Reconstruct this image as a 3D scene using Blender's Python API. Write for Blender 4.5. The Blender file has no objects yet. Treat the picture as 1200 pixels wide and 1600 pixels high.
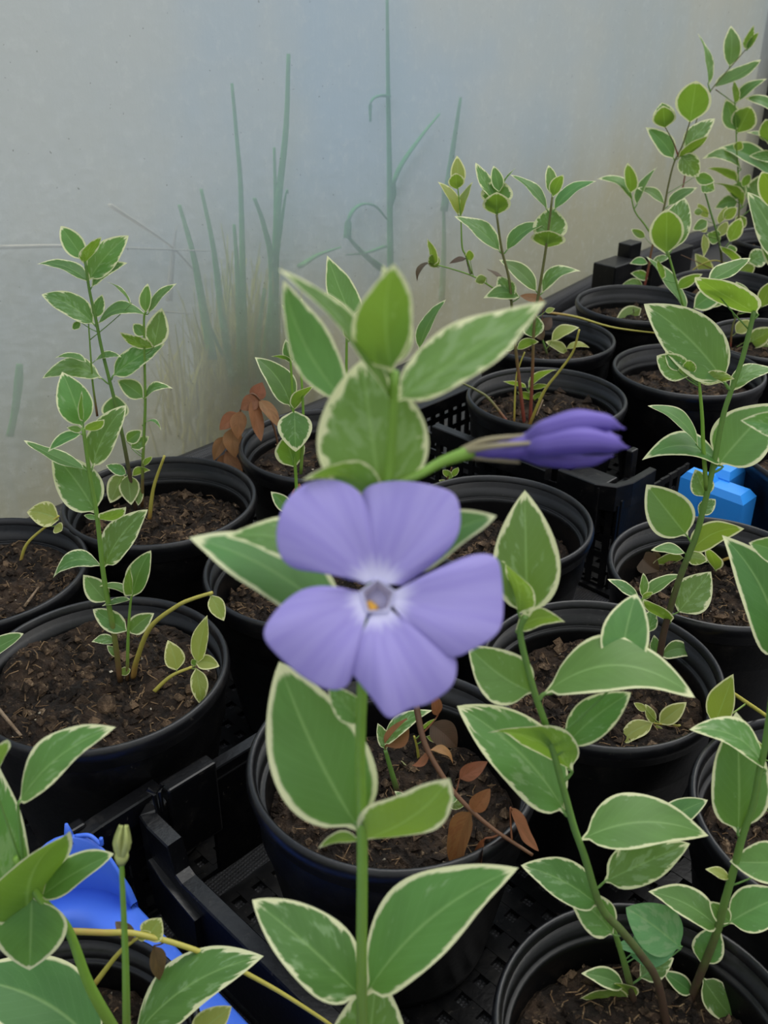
import bpy, bmesh, math, random
from mathutils import Vector, noise as mnoise

# ------------------------------------------------------------------ scene, camera, light
scene = bpy.context.scene
COL = scene.collection
F = 1550.0                      # focal length in pixels of the 1200x1600 frame
PITCH = math.radians(29.0)
RIMZ = 0.109                    # height of the pot rims above the floor
CAMZ = RIMZ + 0.309
CP, SP = math.cos(PITCH), math.sin(PITCH)
CAM = Vector((0, 0, CAMZ))

cam = bpy.data.cameras.new('camera')
cam.sensor_fit = 'VERTICAL'
cam.sensor_height = 36.0
cam.lens = F / 1600.0 * 36.0
cam.clip_start = 0.01
cam.dof.use_dof = True
cam.dof.focus_distance = 0.52
cam.dof.aperture_fstop = 24.0
camo = bpy.data.objects.new('camera', cam)
camo.location = CAM
camo.rotation_euler = (math.radians(90) - PITCH, 0, 0)
COL.objects.link(camo)
scene.camera = camo

world = bpy.data.worlds.new('sky')
scene.world = world
world.use_nodes = True
wn = world.node_tree
# soft light through the tunnel roof: bright overhead, dimmer towards the horizon
_tc = wn.nodes.new('ShaderNodeTexCoord')
_sx = wn.nodes.new('ShaderNodeSeparateXYZ')
wn.links.new(_tc.outputs['Generated'], _sx.inputs[0])
_mr = wn.nodes.new('ShaderNodeMapRange')
_mr.interpolation_type = 'SMOOTHSTEP'
wn.links.new(_sx.outputs['Z'], _mr.inputs[0])
for _k, _v in enumerate((-0.15, 0.9, 0.22, 1.0)): _mr.inputs[1 + _k].default_value = _v
wn.links.new(_mr.outputs[0], wn.nodes['Background'].inputs['Strength'])
wn.nodes['Background'].inputs['Color'].default_value = (0.93, 0.96, 1.0, 1)

sun = bpy.data.lights.new('sun', 'SUN')
sun.energy = 1.1
sun.angle = math.radians(50)
sun.color = (1.0, 0.97, 0.9)
suno = bpy.data.objects.new('sun', sun)
suno.rotation_euler = (math.radians(-28), math.radians(12), 0)
COL.objects.link(suno)

scene.view_settings.view_transform = 'Standard'
scene.view_settings.look = 'None'
scene.view_settings.gamma = 1.0
scene.view_settings.use_curve_mapping = False
scene.view_settings.exposure = 0.78

# ------------------------------------------------------------------ rays of the photograph
def ray(u, v):
    dx, dy = (u - 600) / F, (v - 800) / F
    return Vector((dx, CP - dy * SP, -SP - dy * CP))     # one unit of view depth

def on_y(u, v, y, k=0.0, z0=0.0):                         # on the (leaning) upright plane y = y + k (z - z0)
    d = ray(u, v)
    t = (y + k * (CAMZ - z0)) / (d.y - k * d.z)
    return CAM + d * t

def on_z(u, v, z):
    d = ray(u, v)
    return CAM + d * ((z - CAMZ) / d.z)

def at_depth(u, v, depth):
    return CAM + ray(u, v) * depth

def view_depth(p):
    q = p - CAM
    return q.y * CP - q.z * SP

# ------------------------------------------------------------------ materials
def new_mat(name):
    m = bpy.data.materials.new(name)
    m.use_nodes = True
    nt = m.node_tree
    for n in list(nt.nodes):
        nt.nodes.remove(n)
    out = nt.nodes.new('ShaderNodeOutputMaterial')
    return m, nt, out

class NT:
    def __init__(self, nt): self.nt = nt
    def n(self, kind, **kw):
        x = self.nt.nodes.new(kind)
        for k, v in kw.items(): setattr(x, k, v)
        return x
    def link(self, a, b): self.nt.links.new(a, b)
    def put(self, sock, val):
        if isinstance(val, bpy.types.NodeSocket): self.link(val, sock)
        elif val is not None: sock.default_value = val
    def math(self, op, a, b=None, c=None, clamp=False):
        x = self.n('ShaderNodeMath', operation=op, use_clamp=clamp)
        self.put(x.inputs[0], a); self.put(x.inputs[1], b); self.put(x.inputs[2], c)
        return x.outputs[0]
    def mix(self, fac, a, b, blend='MIX'):
        x = self.n('ShaderNodeMix', data_type='RGBA', blend_type=blend)
        self.put(x.inputs[0], fac); self.put(x.inputs[6], a); self.put(x.inputs[7], b)
        return x.outputs[2]
    def attr(self, name):
        return self.n('ShaderNodeAttribute', attribute_name=name).outputs['Fac']
    def comb(self, x, y, z):
        c = self.n('ShaderNodeCombineXYZ')
        self.put(c.inputs[0], x); self.put(c.inputs[1], y); self.put(c.inputs[2], z)
        return c.outputs[0]
    def noise(self, vec, scale, detail=3.0, rough=0.5):
        x = self.n('ShaderNodeTexNoise')
        if vec is not None: self.link(vec, x.inputs['Vector'])
        x.inputs['Scale'].default_value = scale
        x.inputs['Detail'].default_value = detail
        x.inputs['Roughness'].default_value = rough
        return x.outputs['Fac']
    def ramp(self, fac, lo, hi):
        x = self.n('ShaderNodeMapRange', interpolation_type='SMOOTHSTEP')
        self.put(x.inputs[0], fac); self.put(x.inputs[1], lo); self.put(x.inputs[2], hi)
        return x.outputs[0]

def rgb(r, g, b):                                         # sRGB 0..255 to linear
    f = lambda c: (c / 255 / 12.92) if c <= 10.3 else ((c / 255 + 0.055) / 1.055) ** 2.4
    return (f(r), f(g), f(b), 1)

def leaf_material(name, green, under, trans=0.32, margin=True, cream=rgb(226, 228, 178), gloss=0.42,
                  rib_col=rgb(160, 196, 120), patch_col=rgb(140, 172, 122)):
    m, nt, out = new_mat(name)
    N = NT(nt)
    t, v, e = N.attr('lt'), N.attr('lv'), N.attr('edge')
    info = N.n('ShaderNodeObjectInfo')
    sep = N.n('ShaderNodeSeparateColor'); N.link(info.outputs['Color'], sep.inputs[0])
    mw, yel, pale = sep.outputs[0], sep.outputs[1], sep.outputs[2]
    seed = N.math('MULTIPLY', info.outputs['Random'], 37.0)
    av = N.math('ABSOLUTE', v)
    tv = N.math('SUBTRACT', N.math('MULTIPLY', t, 2.6), N.math('MULTIPLY', av, 0.8))
    vec = N.comb(tv, N.math('MULTIPLY', v, 0.75), seed)
    n1 = N.noise(vec, 3.2, 4.0, 0.62)
    n2 = N.noise(vec, 1.7, 2.0, 0.5)
    col = N.mix(N.ramp(n2, 0.38, 0.66), green, tuple(c * k for c, k in zip(green[:3], (0.80, 0.86, 0.82))) + (1,))
    hue = N.n('ShaderNodeHueSaturation')
    hue.inputs['Saturation'].default_value = 0.95
    N.link(N.math('ADD', 0.485, N.math('MULTIPLY', info.outputs['Random'], 0.035)), hue.inputs['Hue'])
    N.link(N.math('ADD', 0.84, N.math('MULTIPLY', N.math('FRACT', N.math('MULTIPLY', info.outputs['Random'], 7.3)), 0.34)), hue.inputs['Value'])
    N.link(col, hue.inputs['Color']); col = hue.outputs[0]
    patch = N.ramp(N.math('ADD', n1, N.math('MULTIPLY', N.math('SUBTRACT', pale, 0.5), 0.5)), 0.56, 0.66)
    col = N.mix(N.math('MULTIPLY', patch, 0.55), col, patch_col)
    col = N.mix(N.math('MULTIPLY', yel, 0.85), col, rgb(168, 168, 78))
    # midrib and side veins, a little paler
    rib = N.math('SUBTRACT', 1.0, N.ramp(av, 0.0, 0.07))
    col = N.mix(N.math('MULTIPLY', rib, 0.38), col, rib_col)
    side = N.n('ShaderNodeTexWave', wave_type='BANDS', bands_direction='X')
    N.link(N.comb(tv, 0.0, 0.0), side.inputs['Vector'])
    side.inputs['Scale'].default_value = 1.5
    col = N.mix(N.math('MULTIPLY', N.ramp(side.outputs['Fac'], 0.90, 1.0), 0.04), col, rgb(170, 200, 140))
    mask, creamc = None, None
    if margin:
        # irregular cream margin
        d = N.math('SUBTRACT', e, N.math('MULTIPLY', N.math('SUBTRACT', n1, 0.50), N.math('MULTIPLY', N.math('POWER', N.math('MULTIPLY', pale, 1.5), 2.0), 0.9)))
        mk = N.math('SUBTRACT', 1.0, N.ramp(d, N.math('MULTIPLY', mw, 0.75), N.math('ADD', mw, 0.035)))
        thin = N.math('SUBTRACT', 1.0, N.ramp(e, 0.05, 0.085))
        mk = N.math('MAXIMUM', mk, thin)
        creamc = N.mix(N.math('MULTIPLY', yel, 0.5), cream, rgb(214, 210, 120))
        mask = mk
    fine = N.noise(vec, 26.0, 3.0, 0.6)
    through = N.mix(0.62, col, under)
    if margin:
        col = N.mix(mask, col, creamc)
        through = N.mix(mask, through, creamc)
    pr = N.n('ShaderNodeBsdfPrincipled')
    N.link(col, pr.inputs['Base Color'])
    N.put(pr.inputs['Roughness'], gloss)
    pr.inputs['Specular IOR Level'].default_value = 0.45
    bump = N.n('ShaderNodeBump'); bump.inputs['Strength'].default_value = 0.16
    bump.inputs['Distance'].default_value = 0.0006
    N.link(N.math('ADD', fine, N.math('MULTIPLY', rib, -0.8)), bump.inputs['Height'])
    N.link(bump.outputs[0], pr.inputs['Normal'])
    tr = N.n('ShaderNodeBsdfTranslucent')
    N.link(through, tr.inputs['Color'])
    mx = N.n('ShaderNodeMixShader'); mx.inputs[0].default_value = trans
    N.link(pr.outputs[0], mx.inputs[1]); N.link(tr.outputs[0], mx.inputs[2])
    N.link(mx.outputs[0], out.inputs[0])
    return m

M_LEAF = leaf_material('variegated_leaf', rgb(78, 130, 56), rgb(172, 208, 46), 0.40)
M_PLAIN = leaf_material('plain_leaf', rgb(86, 146, 84), rgb(150, 200, 80), margin=False)
M_DRY = leaf_material('withered_leaf', rgb(136, 84, 44), rgb(170, 96, 40), 0.22, margin=False, gloss=0.6, rib_col=rgb(110, 64, 36), patch_col=rgb(112, 66, 36))
M_DARKDRY = leaf_material('dark_withered_leaf', rgb(84, 62, 38), rgb(120, 84, 40), 0.25, margin=False, gloss=0.5, rib_col=rgb(70, 48, 30), patch_col=rgb(100, 76, 44))

def stem_material(name, top, base, start=0.45, end=0.0):
    m, nt, out = new_mat(name)
    N = NT(nt)
    t = N.attr('lt')
    tc = N.n('ShaderNodeTexCoord')
    n = N.noise(tc.outputs['Object'], 220.0, 3.0)
    f = N.ramp(N.math('ADD', t, N.math('MULTIPLY', N.math('SUBTRACT', n, 0.5), 0.25)), end, start)
    col = N.mix(f, base, top)
    col = N.mix(N.math('MULTIPLY', n, 0.3), col, rgb(60, 70, 30))
    pr = N.n('ShaderNodeBsdfPrincipled')
    N.link(col, pr.inputs['Base Color'])
    pr.inputs['Roughness'].default_value = 0.5
    N.link(pr.outputs[0], out.inputs[0])
    return m

M_STEM = stem_material('green_stem', rgb(112, 150, 58), rgb(104, 74, 48), 0.4, 0.02)
M_STEMG = stem_material('fresh_green_stem', rgb(120, 162, 56), rgb(110, 140, 56))
M_STEMR = stem_material('reddish_stem', rgb(104, 104, 56), rgb(128, 54, 46), 0.55, 0.05)
M_STEMD = stem_material('dark_stem', rgb(100, 138, 60), rgb(74, 52, 44), 0.55, 0.1)
M_RUNNER = stem_material('yellow_runner', rgb(176, 166, 72), rgb(160, 120, 62), 0.3, 0.0)
M_STEMB = stem_material('brown_stem', rgb(104, 66, 44), rgb(90, 58, 40))

def plastic(name, col, rough=0.42, bump=0.05, dust=0.12, dustcol=rgb(120, 112, 100), spec=0.4):
    m, nt, out = new_mat(name)
    N = NT(nt)
    tc = N.n('ShaderNodeTexCoord')
    a = N.noise(tc.outputs['Object'], 45.0, 6.0, 0.7)
    b = N.noise(tc.outputs['Object'], 420.0, 2.0)
    c = N.mix(N.math('MULTIPLY', N.ramp(a, 0.5, 0.8), dust), col, dustcol)
    c = N.mix(N.math('MULTIPLY', N.ramp(b, 0.70, 0.74), dust * 1.6), c, dustcol)
    pr = N.n('ShaderNodeBsdfPrincipled')
    N.link(c, pr.inputs['Base Color'])
    N.link(N.math('ADD', N.math('MULTIPLY', a, 0.25), rough - 0.1), pr.inputs['Roughness'])
    pr.inputs['Specular IOR Level'].default_value = spec
    bp = N.n('ShaderNodeBump'); bp.inputs['Strength'].default_value = bump; bp.inputs['Distance'].default_value = 0.002
    N.link(b, bp.inputs['Height']); N.link(bp.outputs[0], pr.inputs['Normal'])
    N.link(pr.outputs[0], out.inputs[0])
    return m

M_POT = plastic('black_pot_plastic', rgb(9, 9, 10), 0.34, 0.05, 0.05, spec=0.3)
M_RIM = plastic('black_rim_plastic', rgb(14, 14, 16), 0.30, 0.05, 0.07, spec=0.4)
M_TRAY = plastic('black_tray_plastic', rgb(10, 10, 12), 0.32, 0.06, 0.10, spec=0.35)
M_BLUE = plastic('blue_plastic', rgb(66, 108, 214), 0.38, 0.03, 0.05, rgb(150, 170, 220))
M_LBLUE = plastic('light_blue_plastic', rgb(48, 140, 225), 0.38, 0.03, 0.05, rgb(150, 170, 220))
M_POST = plastic('dark_post', rgb(40, 40, 38), 0.6)

def soil_material(name, c0, c1, c2):
    m, nt, out = new_mat(name)
    N = NT(nt)
    tc = N.n('ShaderNodeTexCoord')
    a = N.noise(tc.outputs['Object'], 60.0, 6.0, 0.7)
    b = N.noise(tc.outputs['Object'], 260.0, 4.0, 0.7)
    c = N.mix(N.ramp(a, 0.42, 0.66), c0, c1)
    c = N.mix(N.math('MULTIPLY', N.ramp(b, 0.56, 0.72), 0.7), c, c2)
    pr = N.n('ShaderNodeBsdfPrincipled')
    N.link(c, pr.inputs['Base Color'])
    pr.inputs['Roughness'].default_value = 0.9
    pr.inputs['Specular IOR Level'].default_value = 0.25
    bp = N.n('ShaderNodeBump'); bp.inputs['Strength'].default_value = 0.8; bp.inputs['Distance'].default_value = 0.003
    N.link(N.math('ADD', b, a), bp.inputs['Height']); N.link(bp.outputs[0], pr.inputs['Normal'])
    N.link(pr.outputs[0], out.inputs[0])
    return m

M_SOIL = soil_material('potting_soil', rgb(26, 20, 15), rgb(56, 43, 32), rgb(108, 90, 70))
M_CRUMB = soil_material('peat_crumb', rgb(56, 44, 33), rgb(104, 84, 64), rgb(156, 134, 106))
M_FIBRE = soil_material('peat_fibre', rgb(92, 72, 50), rgb(128, 104, 76), rgb(168, 146, 112))
M_GRIT = soil_material('pale_grit', rgb(170, 160, 140), rgb(200, 190, 170), rgb(220, 212, 200))
M_TWIG = soil_material('dry_twig', rgb(110, 92, 72), rgb(140, 120, 98), rgb(170, 150, 124))

def petal_material(name, base, deep):
    m, nt, out = new_mat(name)
    N = NT(nt)
    t, v = N.attr('lt'), N.attr('lv')
    av = N.math('ABSOLUTE', v)
    streak = N.noise(N.comb(N.math('MULTIPLY', v, 3.2), N.math('MULTIPLY', t, 0.35), 0.0), 2.4, 3.0)
    col = N.mix(N.ramp(streak, 0.35, 0.68), base, deep)
    # pale star round the throat, drawn out along the petal edges and the middle
    reach = N.math('ADD', 0.24, N.math('MULTIPLY', N.math('POWER', av, 3.0), 0.42))
    reach = N.math('ADD', reach, N.math('MULTIPLY', N.math('SUBTRACT', streak, 0.5), 0.5))
    w = N.math('SUBTRACT', 1.0, N.ramp(t, 0.05, reach))
    col = N.mix(N.math('MULTIPLY', w, 0.85), col, rgb(226, 224, 246))
    pr = N.n('ShaderNodeBsdfPrincipled')
    N.link(col, pr.inputs['Base Color'])
    pr.inputs['Roughness'].default_value = 0.6
    pr.inputs['Specular IOR Level'].default_value = 0.2
    bp = N.n('ShaderNodeBump'); bp.inputs['Strength'].default_value = 0.12; bp.inputs['Distance'].default_value = 0.001
    N.link(streak, bp.inputs['Height']); N.link(bp.outputs[0], pr.inputs['Normal'])
    tr = N.n('ShaderNodeBsdfTranslucent'); N.link(col, tr.inputs['Color'])
    mx = N.n('ShaderNodeMixShader'); mx.inputs[0].default_value = 0.3
    N.link(pr.outputs[0], mx.inputs[1]); N.link(tr.outputs[0], mx.inputs[2])
    N.link(mx.outputs[0], out.inputs[0])
    return m

M_PETAL = petal_material('periwinkle_petal', rgb(168, 158, 217), rgb(157, 146, 211))
M_BUD = petal_material('bud_petal', rgb(126, 112, 190), rgb(102, 86, 168))

def simple(name, col, rough=0.6, spec=0.3):
    m, nt, out = new_mat(name)
    N = NT(nt)
    tc = N.n('ShaderNodeTexCoord')
    n = N.noise(tc.outputs['Object'], 300.0, 3.0)
    pr = N.n('ShaderNodeBsdfPrincipled')
    N.link(N.mix(N.math('MULTIPLY', n, 0.35), col, tuple(c * 0.7 for c in col[:3]) + (1,)), pr.inputs['Base Color'])
    pr.inputs['Roughness'].default_value = rough
    pr.inputs['Specular IOR Level'].default_value = spec
    N.link(pr.outputs[0], out.inputs[0])
    return m

M_THROAT = simple('pale_throat', rgb(196, 194, 224))
M_TUBE = simple('throat_inside', rgb(186, 182, 206))
M_STAMEN = simple('yellow_stamen', rgb(222, 170, 70))
M_SEPAL = simple('calyx_green', rgb(140, 146, 104))
M_PINKSEPAL = simple('calyx_pinkish', rgb(150, 140, 112))
M_SEED = simple('pale_seed_head', rgb(168, 176, 108))
M_STRAW = simple('dry_straw', rgb(240, 226, 196))
M_GRASS = simple('grass_green', rgb(92, 188, 76))
M_DGRASS = simple('grass_dull', rgb(208, 200, 70))
M_STONE = simple('dead_brown_leaf', rgb(112, 78, 60))

# ------------------------------------------------------------------ object helpers
def tag(o, label=None, category=None, group=None, kind=None):
    if label: o['label'] = label
    if category: o['category'] = category
    if group: o['group'] = group
    if kind: o['kind'] = kind
    return o

def empty(name, loc, label, category, group=None):
    o = bpy.data.objects.new(name, None)
    o.empty_display_size = 0.01
    o.location = loc
    COL.objects.link(o)
    tag(o, label, category, group)
    return o

def mesh_obj(name, verts, faces, mats, parent=None, attrs=None, smooth=True, mat_index=None, loc=None):
    """one mesh object; verts in world space; loc (or the parent's place) becomes its origin"""
    me = bpy.data.meshes.new(name)
    origin = Vector(loc) if loc is not None else Vector((0, 0, 0))
    me.from_pydata([tuple(Vector(v) - origin) for v in verts], [], faces)
    for mm in (mats if isinstance(mats, (list, tuple)) else [mats]):
        me.materials.append(mm)
    if mat_index is not None:
        me.polygons.foreach_set('material_index', mat_index)
    if attrs:
        for k, vals in attrs.items():
            a = me.attributes.new(k, 'FLOAT', 'POINT')
            a.data.foreach_set('value', vals)
    if smooth:
        me.polygons.foreach_set('use_smooth', [True] * len(me.polygons))
    me.update()
    o = bpy.data.objects.new(name, me)
    COL.objects.link(o)
    if parent is not None:
        o.parent = parent
        o.location = origin - world_origin(parent)
    else:
        o.location = origin
    return o

def world_origin(o):
    p = Vector((0, 0, 0))
    while o is not None:
        p += o.location
        o = o.parent
    return p

def catmull(pts, n=6):
    if len(pts) < 3:
        return [pts[0].lerp(pts[-1], i / n) for i in range(n + 1)]
    out = []
    P = [pts[0] * 2 - pts[1]] + list(pts) + [pts[-1] * 2 - pts[-2]]
    for i in range(1, len(P) - 2):
        a, b, c, d = P[i - 1], P[i], P[i + 1], P[i + 2]
        for k in range(n):
            t = k / n
            out.append(0.5 * ((2 * b) + (c - a) * t + (2 * a - 5 * b + 4 * c - d) * t * t + (3 * b - a - 3 * c + d) * t ** 3))
    out.append(pts[-1])
    return out

def tube_data(path, radii, sides=8, squash=None):
    """verts, faces and the along-length values of a capped tube"""
    V, Fc, T = [], [], []
    n = len(path)
    up = Vector((0.13, 0.31, 1)).normalized()
    lens = [0.0]
    for i in range(1, n): lens.append(lens[-1] + (path[i] - path[i - 1]).length)
    tot = max(lens[-1], 1e-9)
    for i, p in enumerate(path):
        d = (path[min(i + 1, n - 1)] - path[max(i - 1, 0)]).normalized()
        a = d.cross(up)
        if a.length < 1e-3: a = d.cross(Vector((1, 0, 0)))
        a.normalize(); b = a.cross(d).normalized()
        r = radii(lens[i] / tot) if callable(radii) else radii[i]
        for k in range(sides):
            th = 2 * math.pi * k / sides
            V.append(p + a * (math.cos(th) * r) + b * (math.sin(th) * r * (squash or 1.0)))
            T.append(lens[i] / tot)
    for i in range(n - 1):
        for k in range(sides):
            k2 = (k + 1) % sides
            Fc.append((i * sides + k, i * sides + k2, (i + 1) * sides + k2, (i + 1) * sides + k))
    Fc.append(tuple(range(sides - 1, -1, -1)))
    Fc.append(tuple((n - 1) * sides + k for k in range(sides)))
    return V, Fc, T

def box_data(V, Fc, c, ax, ay, az):
    """append a box with half-axes ax ay az (vectors) about c"""
    i = len(V)
    for sx in (-1, 1):
        for sy in (-1, 1):
            for sz in (-1, 1):
                V.append(c + ax * sx + ay * sy + az * sz)
    Fc += [(i, i + 1, i + 3, i + 2), (i + 4, i + 6, i + 7, i + 5), (i, i + 4, i + 5, i + 1),
           (i + 2, i + 3, i + 7, i + 6), (i, i + 2, i + 6, i + 4), (i + 1, i + 5, i + 7, i + 3)]

def lathe_data(profile, seg, c):
    V, Fc = [], []
    for (r, z) in profile:
        for k in range(seg):
            th = 2 * math.pi * k / seg
            V.append(c + Vector((r * math.cos(th), r * math.sin(th), z)))
    for i in range(len(profile) - 1):
        for k in range(seg):
            k2 = (k + 1) % seg
            Fc.append((i * seg + k, i * seg + k2, (i + 1) * seg + k2, (i + 1) * seg + k))
    return V, Fc

# ------------------------------------------------------------------ leaf
RND = random.Random(5)
PATHS = {}                                                # the run of every stem, for the leaf stalks

def leaf(parent, b, t, w, kind='t', bend=0.0, dy=None, y=0.3, k=0.0, z0=0.0, name=None):
    """a leaf from its foot b to its tip t with breadth w, standing at distance y (leaning k)"""
    rnd = RND
    B = on_y(b[0], b[1], y, k, z0)
    Lpx = math.hypot(t[0] - b[0], t[1] - b[1])
    sc = view_depth(B) / F
    up_frac = (b[1] - t[1]) / max(Lpx, 1)
    yB = B.y
    if dy is None:
        dy = 0.45 * up_frac
        if kind in 'uv': dy = -0.35 * abs(up_frac) - 0.15
    Tp = on_y(t[0], t[1], yB + dy * Lpx * sc)
    mid = (B + Tp) / 2
    view = (CAM - mid).normalized()
    M = Tp - B
    L = M.length
    M.normalize()
    S = M.cross(view).normalized()
    D = S.cross(M).normalized()                # towards the camera, square to the midrib
    a = w / 2 * sc
    ratio = {'t': .25, 'u': .25, 'v': .25, 'y': .25, 'p': .3, 'b': .2, 'd': .3}[kind]
    true = max(a, min(ratio * L, a * 2.6))
    dep = math.sqrt(max(0.0, true * true - a * a))
    # roll: upper side seen -> face normal looks up; underside seen -> it looks down
    best = None
    for sg in (1, -1):
        W = (S * a + D * (dep * sg))
        n = M.cross(W).normalized()
        if n.dot(view) < 0: n.negate()
        score = n.z if kind not in 'uv' else -n.z
        if best is None or score > best[0]: best = (score, W, n)
    W, n = best[1], best[2]
    half = W.length
    up = n if kind not in 'uv' else -n         # the leaf's own upper side
    nu, nv = (24, 8) if Lpx > 90 else (16, 6) if Lpx > 35 else (11, 4)
    ae = rnd.uniform(.50, .60)
    be = rnd.uniform(.84, 1.02)
    pk = ae / (ae + be)
    mx = pk ** ae * (1 - pk) ** be
    fold = rnd.uniform(.10, .24)
    arch = rnd.uniform(.02, .07)
    ph = rnd.uniform(0, 6)
    wav = rnd.uniform(.006, .016)
    tw = rnd.uniform(-.12, .12)
    pet = .05
    V, A_t, A_v, A_e, Fc = [], [], [], [], []
    for i in range(nu + 1):
        s = i / nu
        s = s ** 0.9
        q = max(0.0, (s - pet) / (1 - pet))
        h = (q ** ae) * ((1 - q) ** be) / mx
        hw = max(h, 0.035 * (1 - s))
        c = B + (Tp - B) * s + S * (bend * L * 4 * s * (1 - s)) + up * (arch * L * (4 * s * (1 - s)))
        for j in range(2 * nv + 1):
            v = j / nv - 1
            off = abs(v) * fold * half * hw
            wv = math.sin(s * 11 + ph + (2 if v > 0 else 0)) * wav * L * abs(v) ** 2 * min(1, h * 1.5)
            P = c + W * (hw * v) + up * (off + wv + tw * half * hw * v * 0.5)
            V.append(P)
            A_t.append(s); A_v.append(v)
            A_e.append(min(hw * (1 - abs(v)), (1 - s) * 1.6))
    m = 2 * nv + 1
    for i in range(nu):
        for j in range(2 * nv):
            Fc.append((i * m + j, i * m + j + 1, (i + 1) * m + j + 1, (i + 1) * m + j))
    pth = PATHS.get(parent.name)
    if pth and Lpx > 12:
        q = min(pth, key=lambda c: (c - B).length)
        dd = (q - B).length
        if .0012 < dd < .035:
            foot = min(pth, key=lambda c: abs((c - B).length - dd * 1.25) + max(0, c.z - q.z) * 2)
            rr = max(.00035, .018 * L)
            tv, tf, tt = tube_data(catmull([foot, (foot + B) / 2 + Vector((0, 0, -.0006)), B, B + (Tp - B) * .06 + up * (arch * L * .2)], 3), lambda x: rr * (1 - .4 * x), 5)
            i0 = len(V)
            V += tv; A_t += [0.0] * len(tv); A_v += [0.0] * len(tv); A_e += [1.0] * len(tv)
            Fc += [tuple(i0 + c for c in f) for f in tf]
    mat = {'t': M_LEAF, 'u': M_LEAF, 'v': M_LEAF, 'y': M_LEAF, 'p': M_PLAIN, 'b': M_DRY, 'd': M_DARKDRY}[kind]
    o = mesh_obj(name or ('withered_leaf' if kind in 'bd' else 'leaf'), V, Fc, mat, parent,
                 {'lt': A_t, 'lv': A_v, 'edge': A_e}, loc=B)
    yel = {'t': rnd.uniform(0, .12), 'u': rnd.uniform(.05, .2), 'v': rnd.uniform(.3, .45), 'y': rnd.uniform(.65, .95)}.get(kind, 0)
    o.color = (rnd.uniform(.075, .13) + (.06 if Lpx < 75 else 0), yel, rnd.uniform(.22, .68), 1)
    return o

def stem(parent, pts, r, mat, name='stem', tip=0.55, sides=8):
    path = catmull(pts, 6)
    V, Fc, T = tube_data(path, lambda t: r * (1 - (1 - tip) * t), sides)
    o = mesh_obj(name, V, Fc, mat, parent, {'lt': T}, loc=pts[0])
    PATHS[o.name] = catmull(pts, 14)
    return o

# ------------------------------------------------------------------ structure: floor, film wall, ground outside
def woven_material(name, col, col2):
    m, nt, out = new_mat(name)
    N = NT(nt)
    tc = N.n('ShaderNodeTexCoord')
    wx = N.n('ShaderNodeTexWave', wave_type='BANDS', bands_direction='X'); wx.inputs['Scale'].default_value = 160
    wy = N.n('ShaderNodeTexWave', wave_type='BANDS', bands_direction='Y'); wy.inputs['Scale'].default_value = 160
    mp = N.n('ShaderNodeMapping'); mp.inputs['Rotation'].default_value = (0, 0, math.radians(39))
    N.link(tc.outputs['Object'], mp.inputs[0])
    N.link(mp.outputs[0], wx.inputs[0]); N.link(mp.outputs[0], wy.inputs[0])
    w = N.math('MULTIPLY', wx.outputs['Fac'], wy.outputs['Fac'])
    n = N.noise(tc.outputs['Object'], 14.0, 5.0)
    c = N.mix(N.math('MULTIPLY', w, 0.8), col, col2)
    c = N.mix(N.math('MULTIPLY', N.ramp(n, 0.52, 0.72), 0.5), c, rgb(84, 72, 56))
    pr = N.n('ShaderNodeBsdfPrincipled')
    N.link(c, pr.inputs['Base Color']); pr.inputs['Roughness'].default_value = 0.6
    bp = N.n('ShaderNodeBump'); bp.inputs['Strength'].default_value = 0.4; bp.inputs['Distance'].default_value = 0.001
    N.link(w, bp.inputs['Height']); N.link(bp.outputs[0], pr.inputs['Normal'])
    N.link(pr.outputs[0], out.inputs[0])
    return m

M_FABRIC = woven_material('woven_ground_fabric', rgb(22, 22, 24), rgb(64, 64, 68))
M_GROUND = soil_material('ground_outside', rgb(128, 128, 112), rgb(156, 156, 148), rgb(176, 174, 164))

WD = Vector((0.63, 0.7766, 0)).normalized()          # run of the film wall
WN = Vector((WD.y, -WD.x, 0))                        # towards the pots
W0 = Vector((-0.294, 0.662, 0))

def wall_at(u, v, back=0.0):
    """where the ray through (u, v) meets the film wall (or a plane behind it)"""
    d = ray(u, v)
    t = ((W0 - WN * back - CAM).dot(WN)) / d.dot(WN)
    return CAM + d * t

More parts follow.
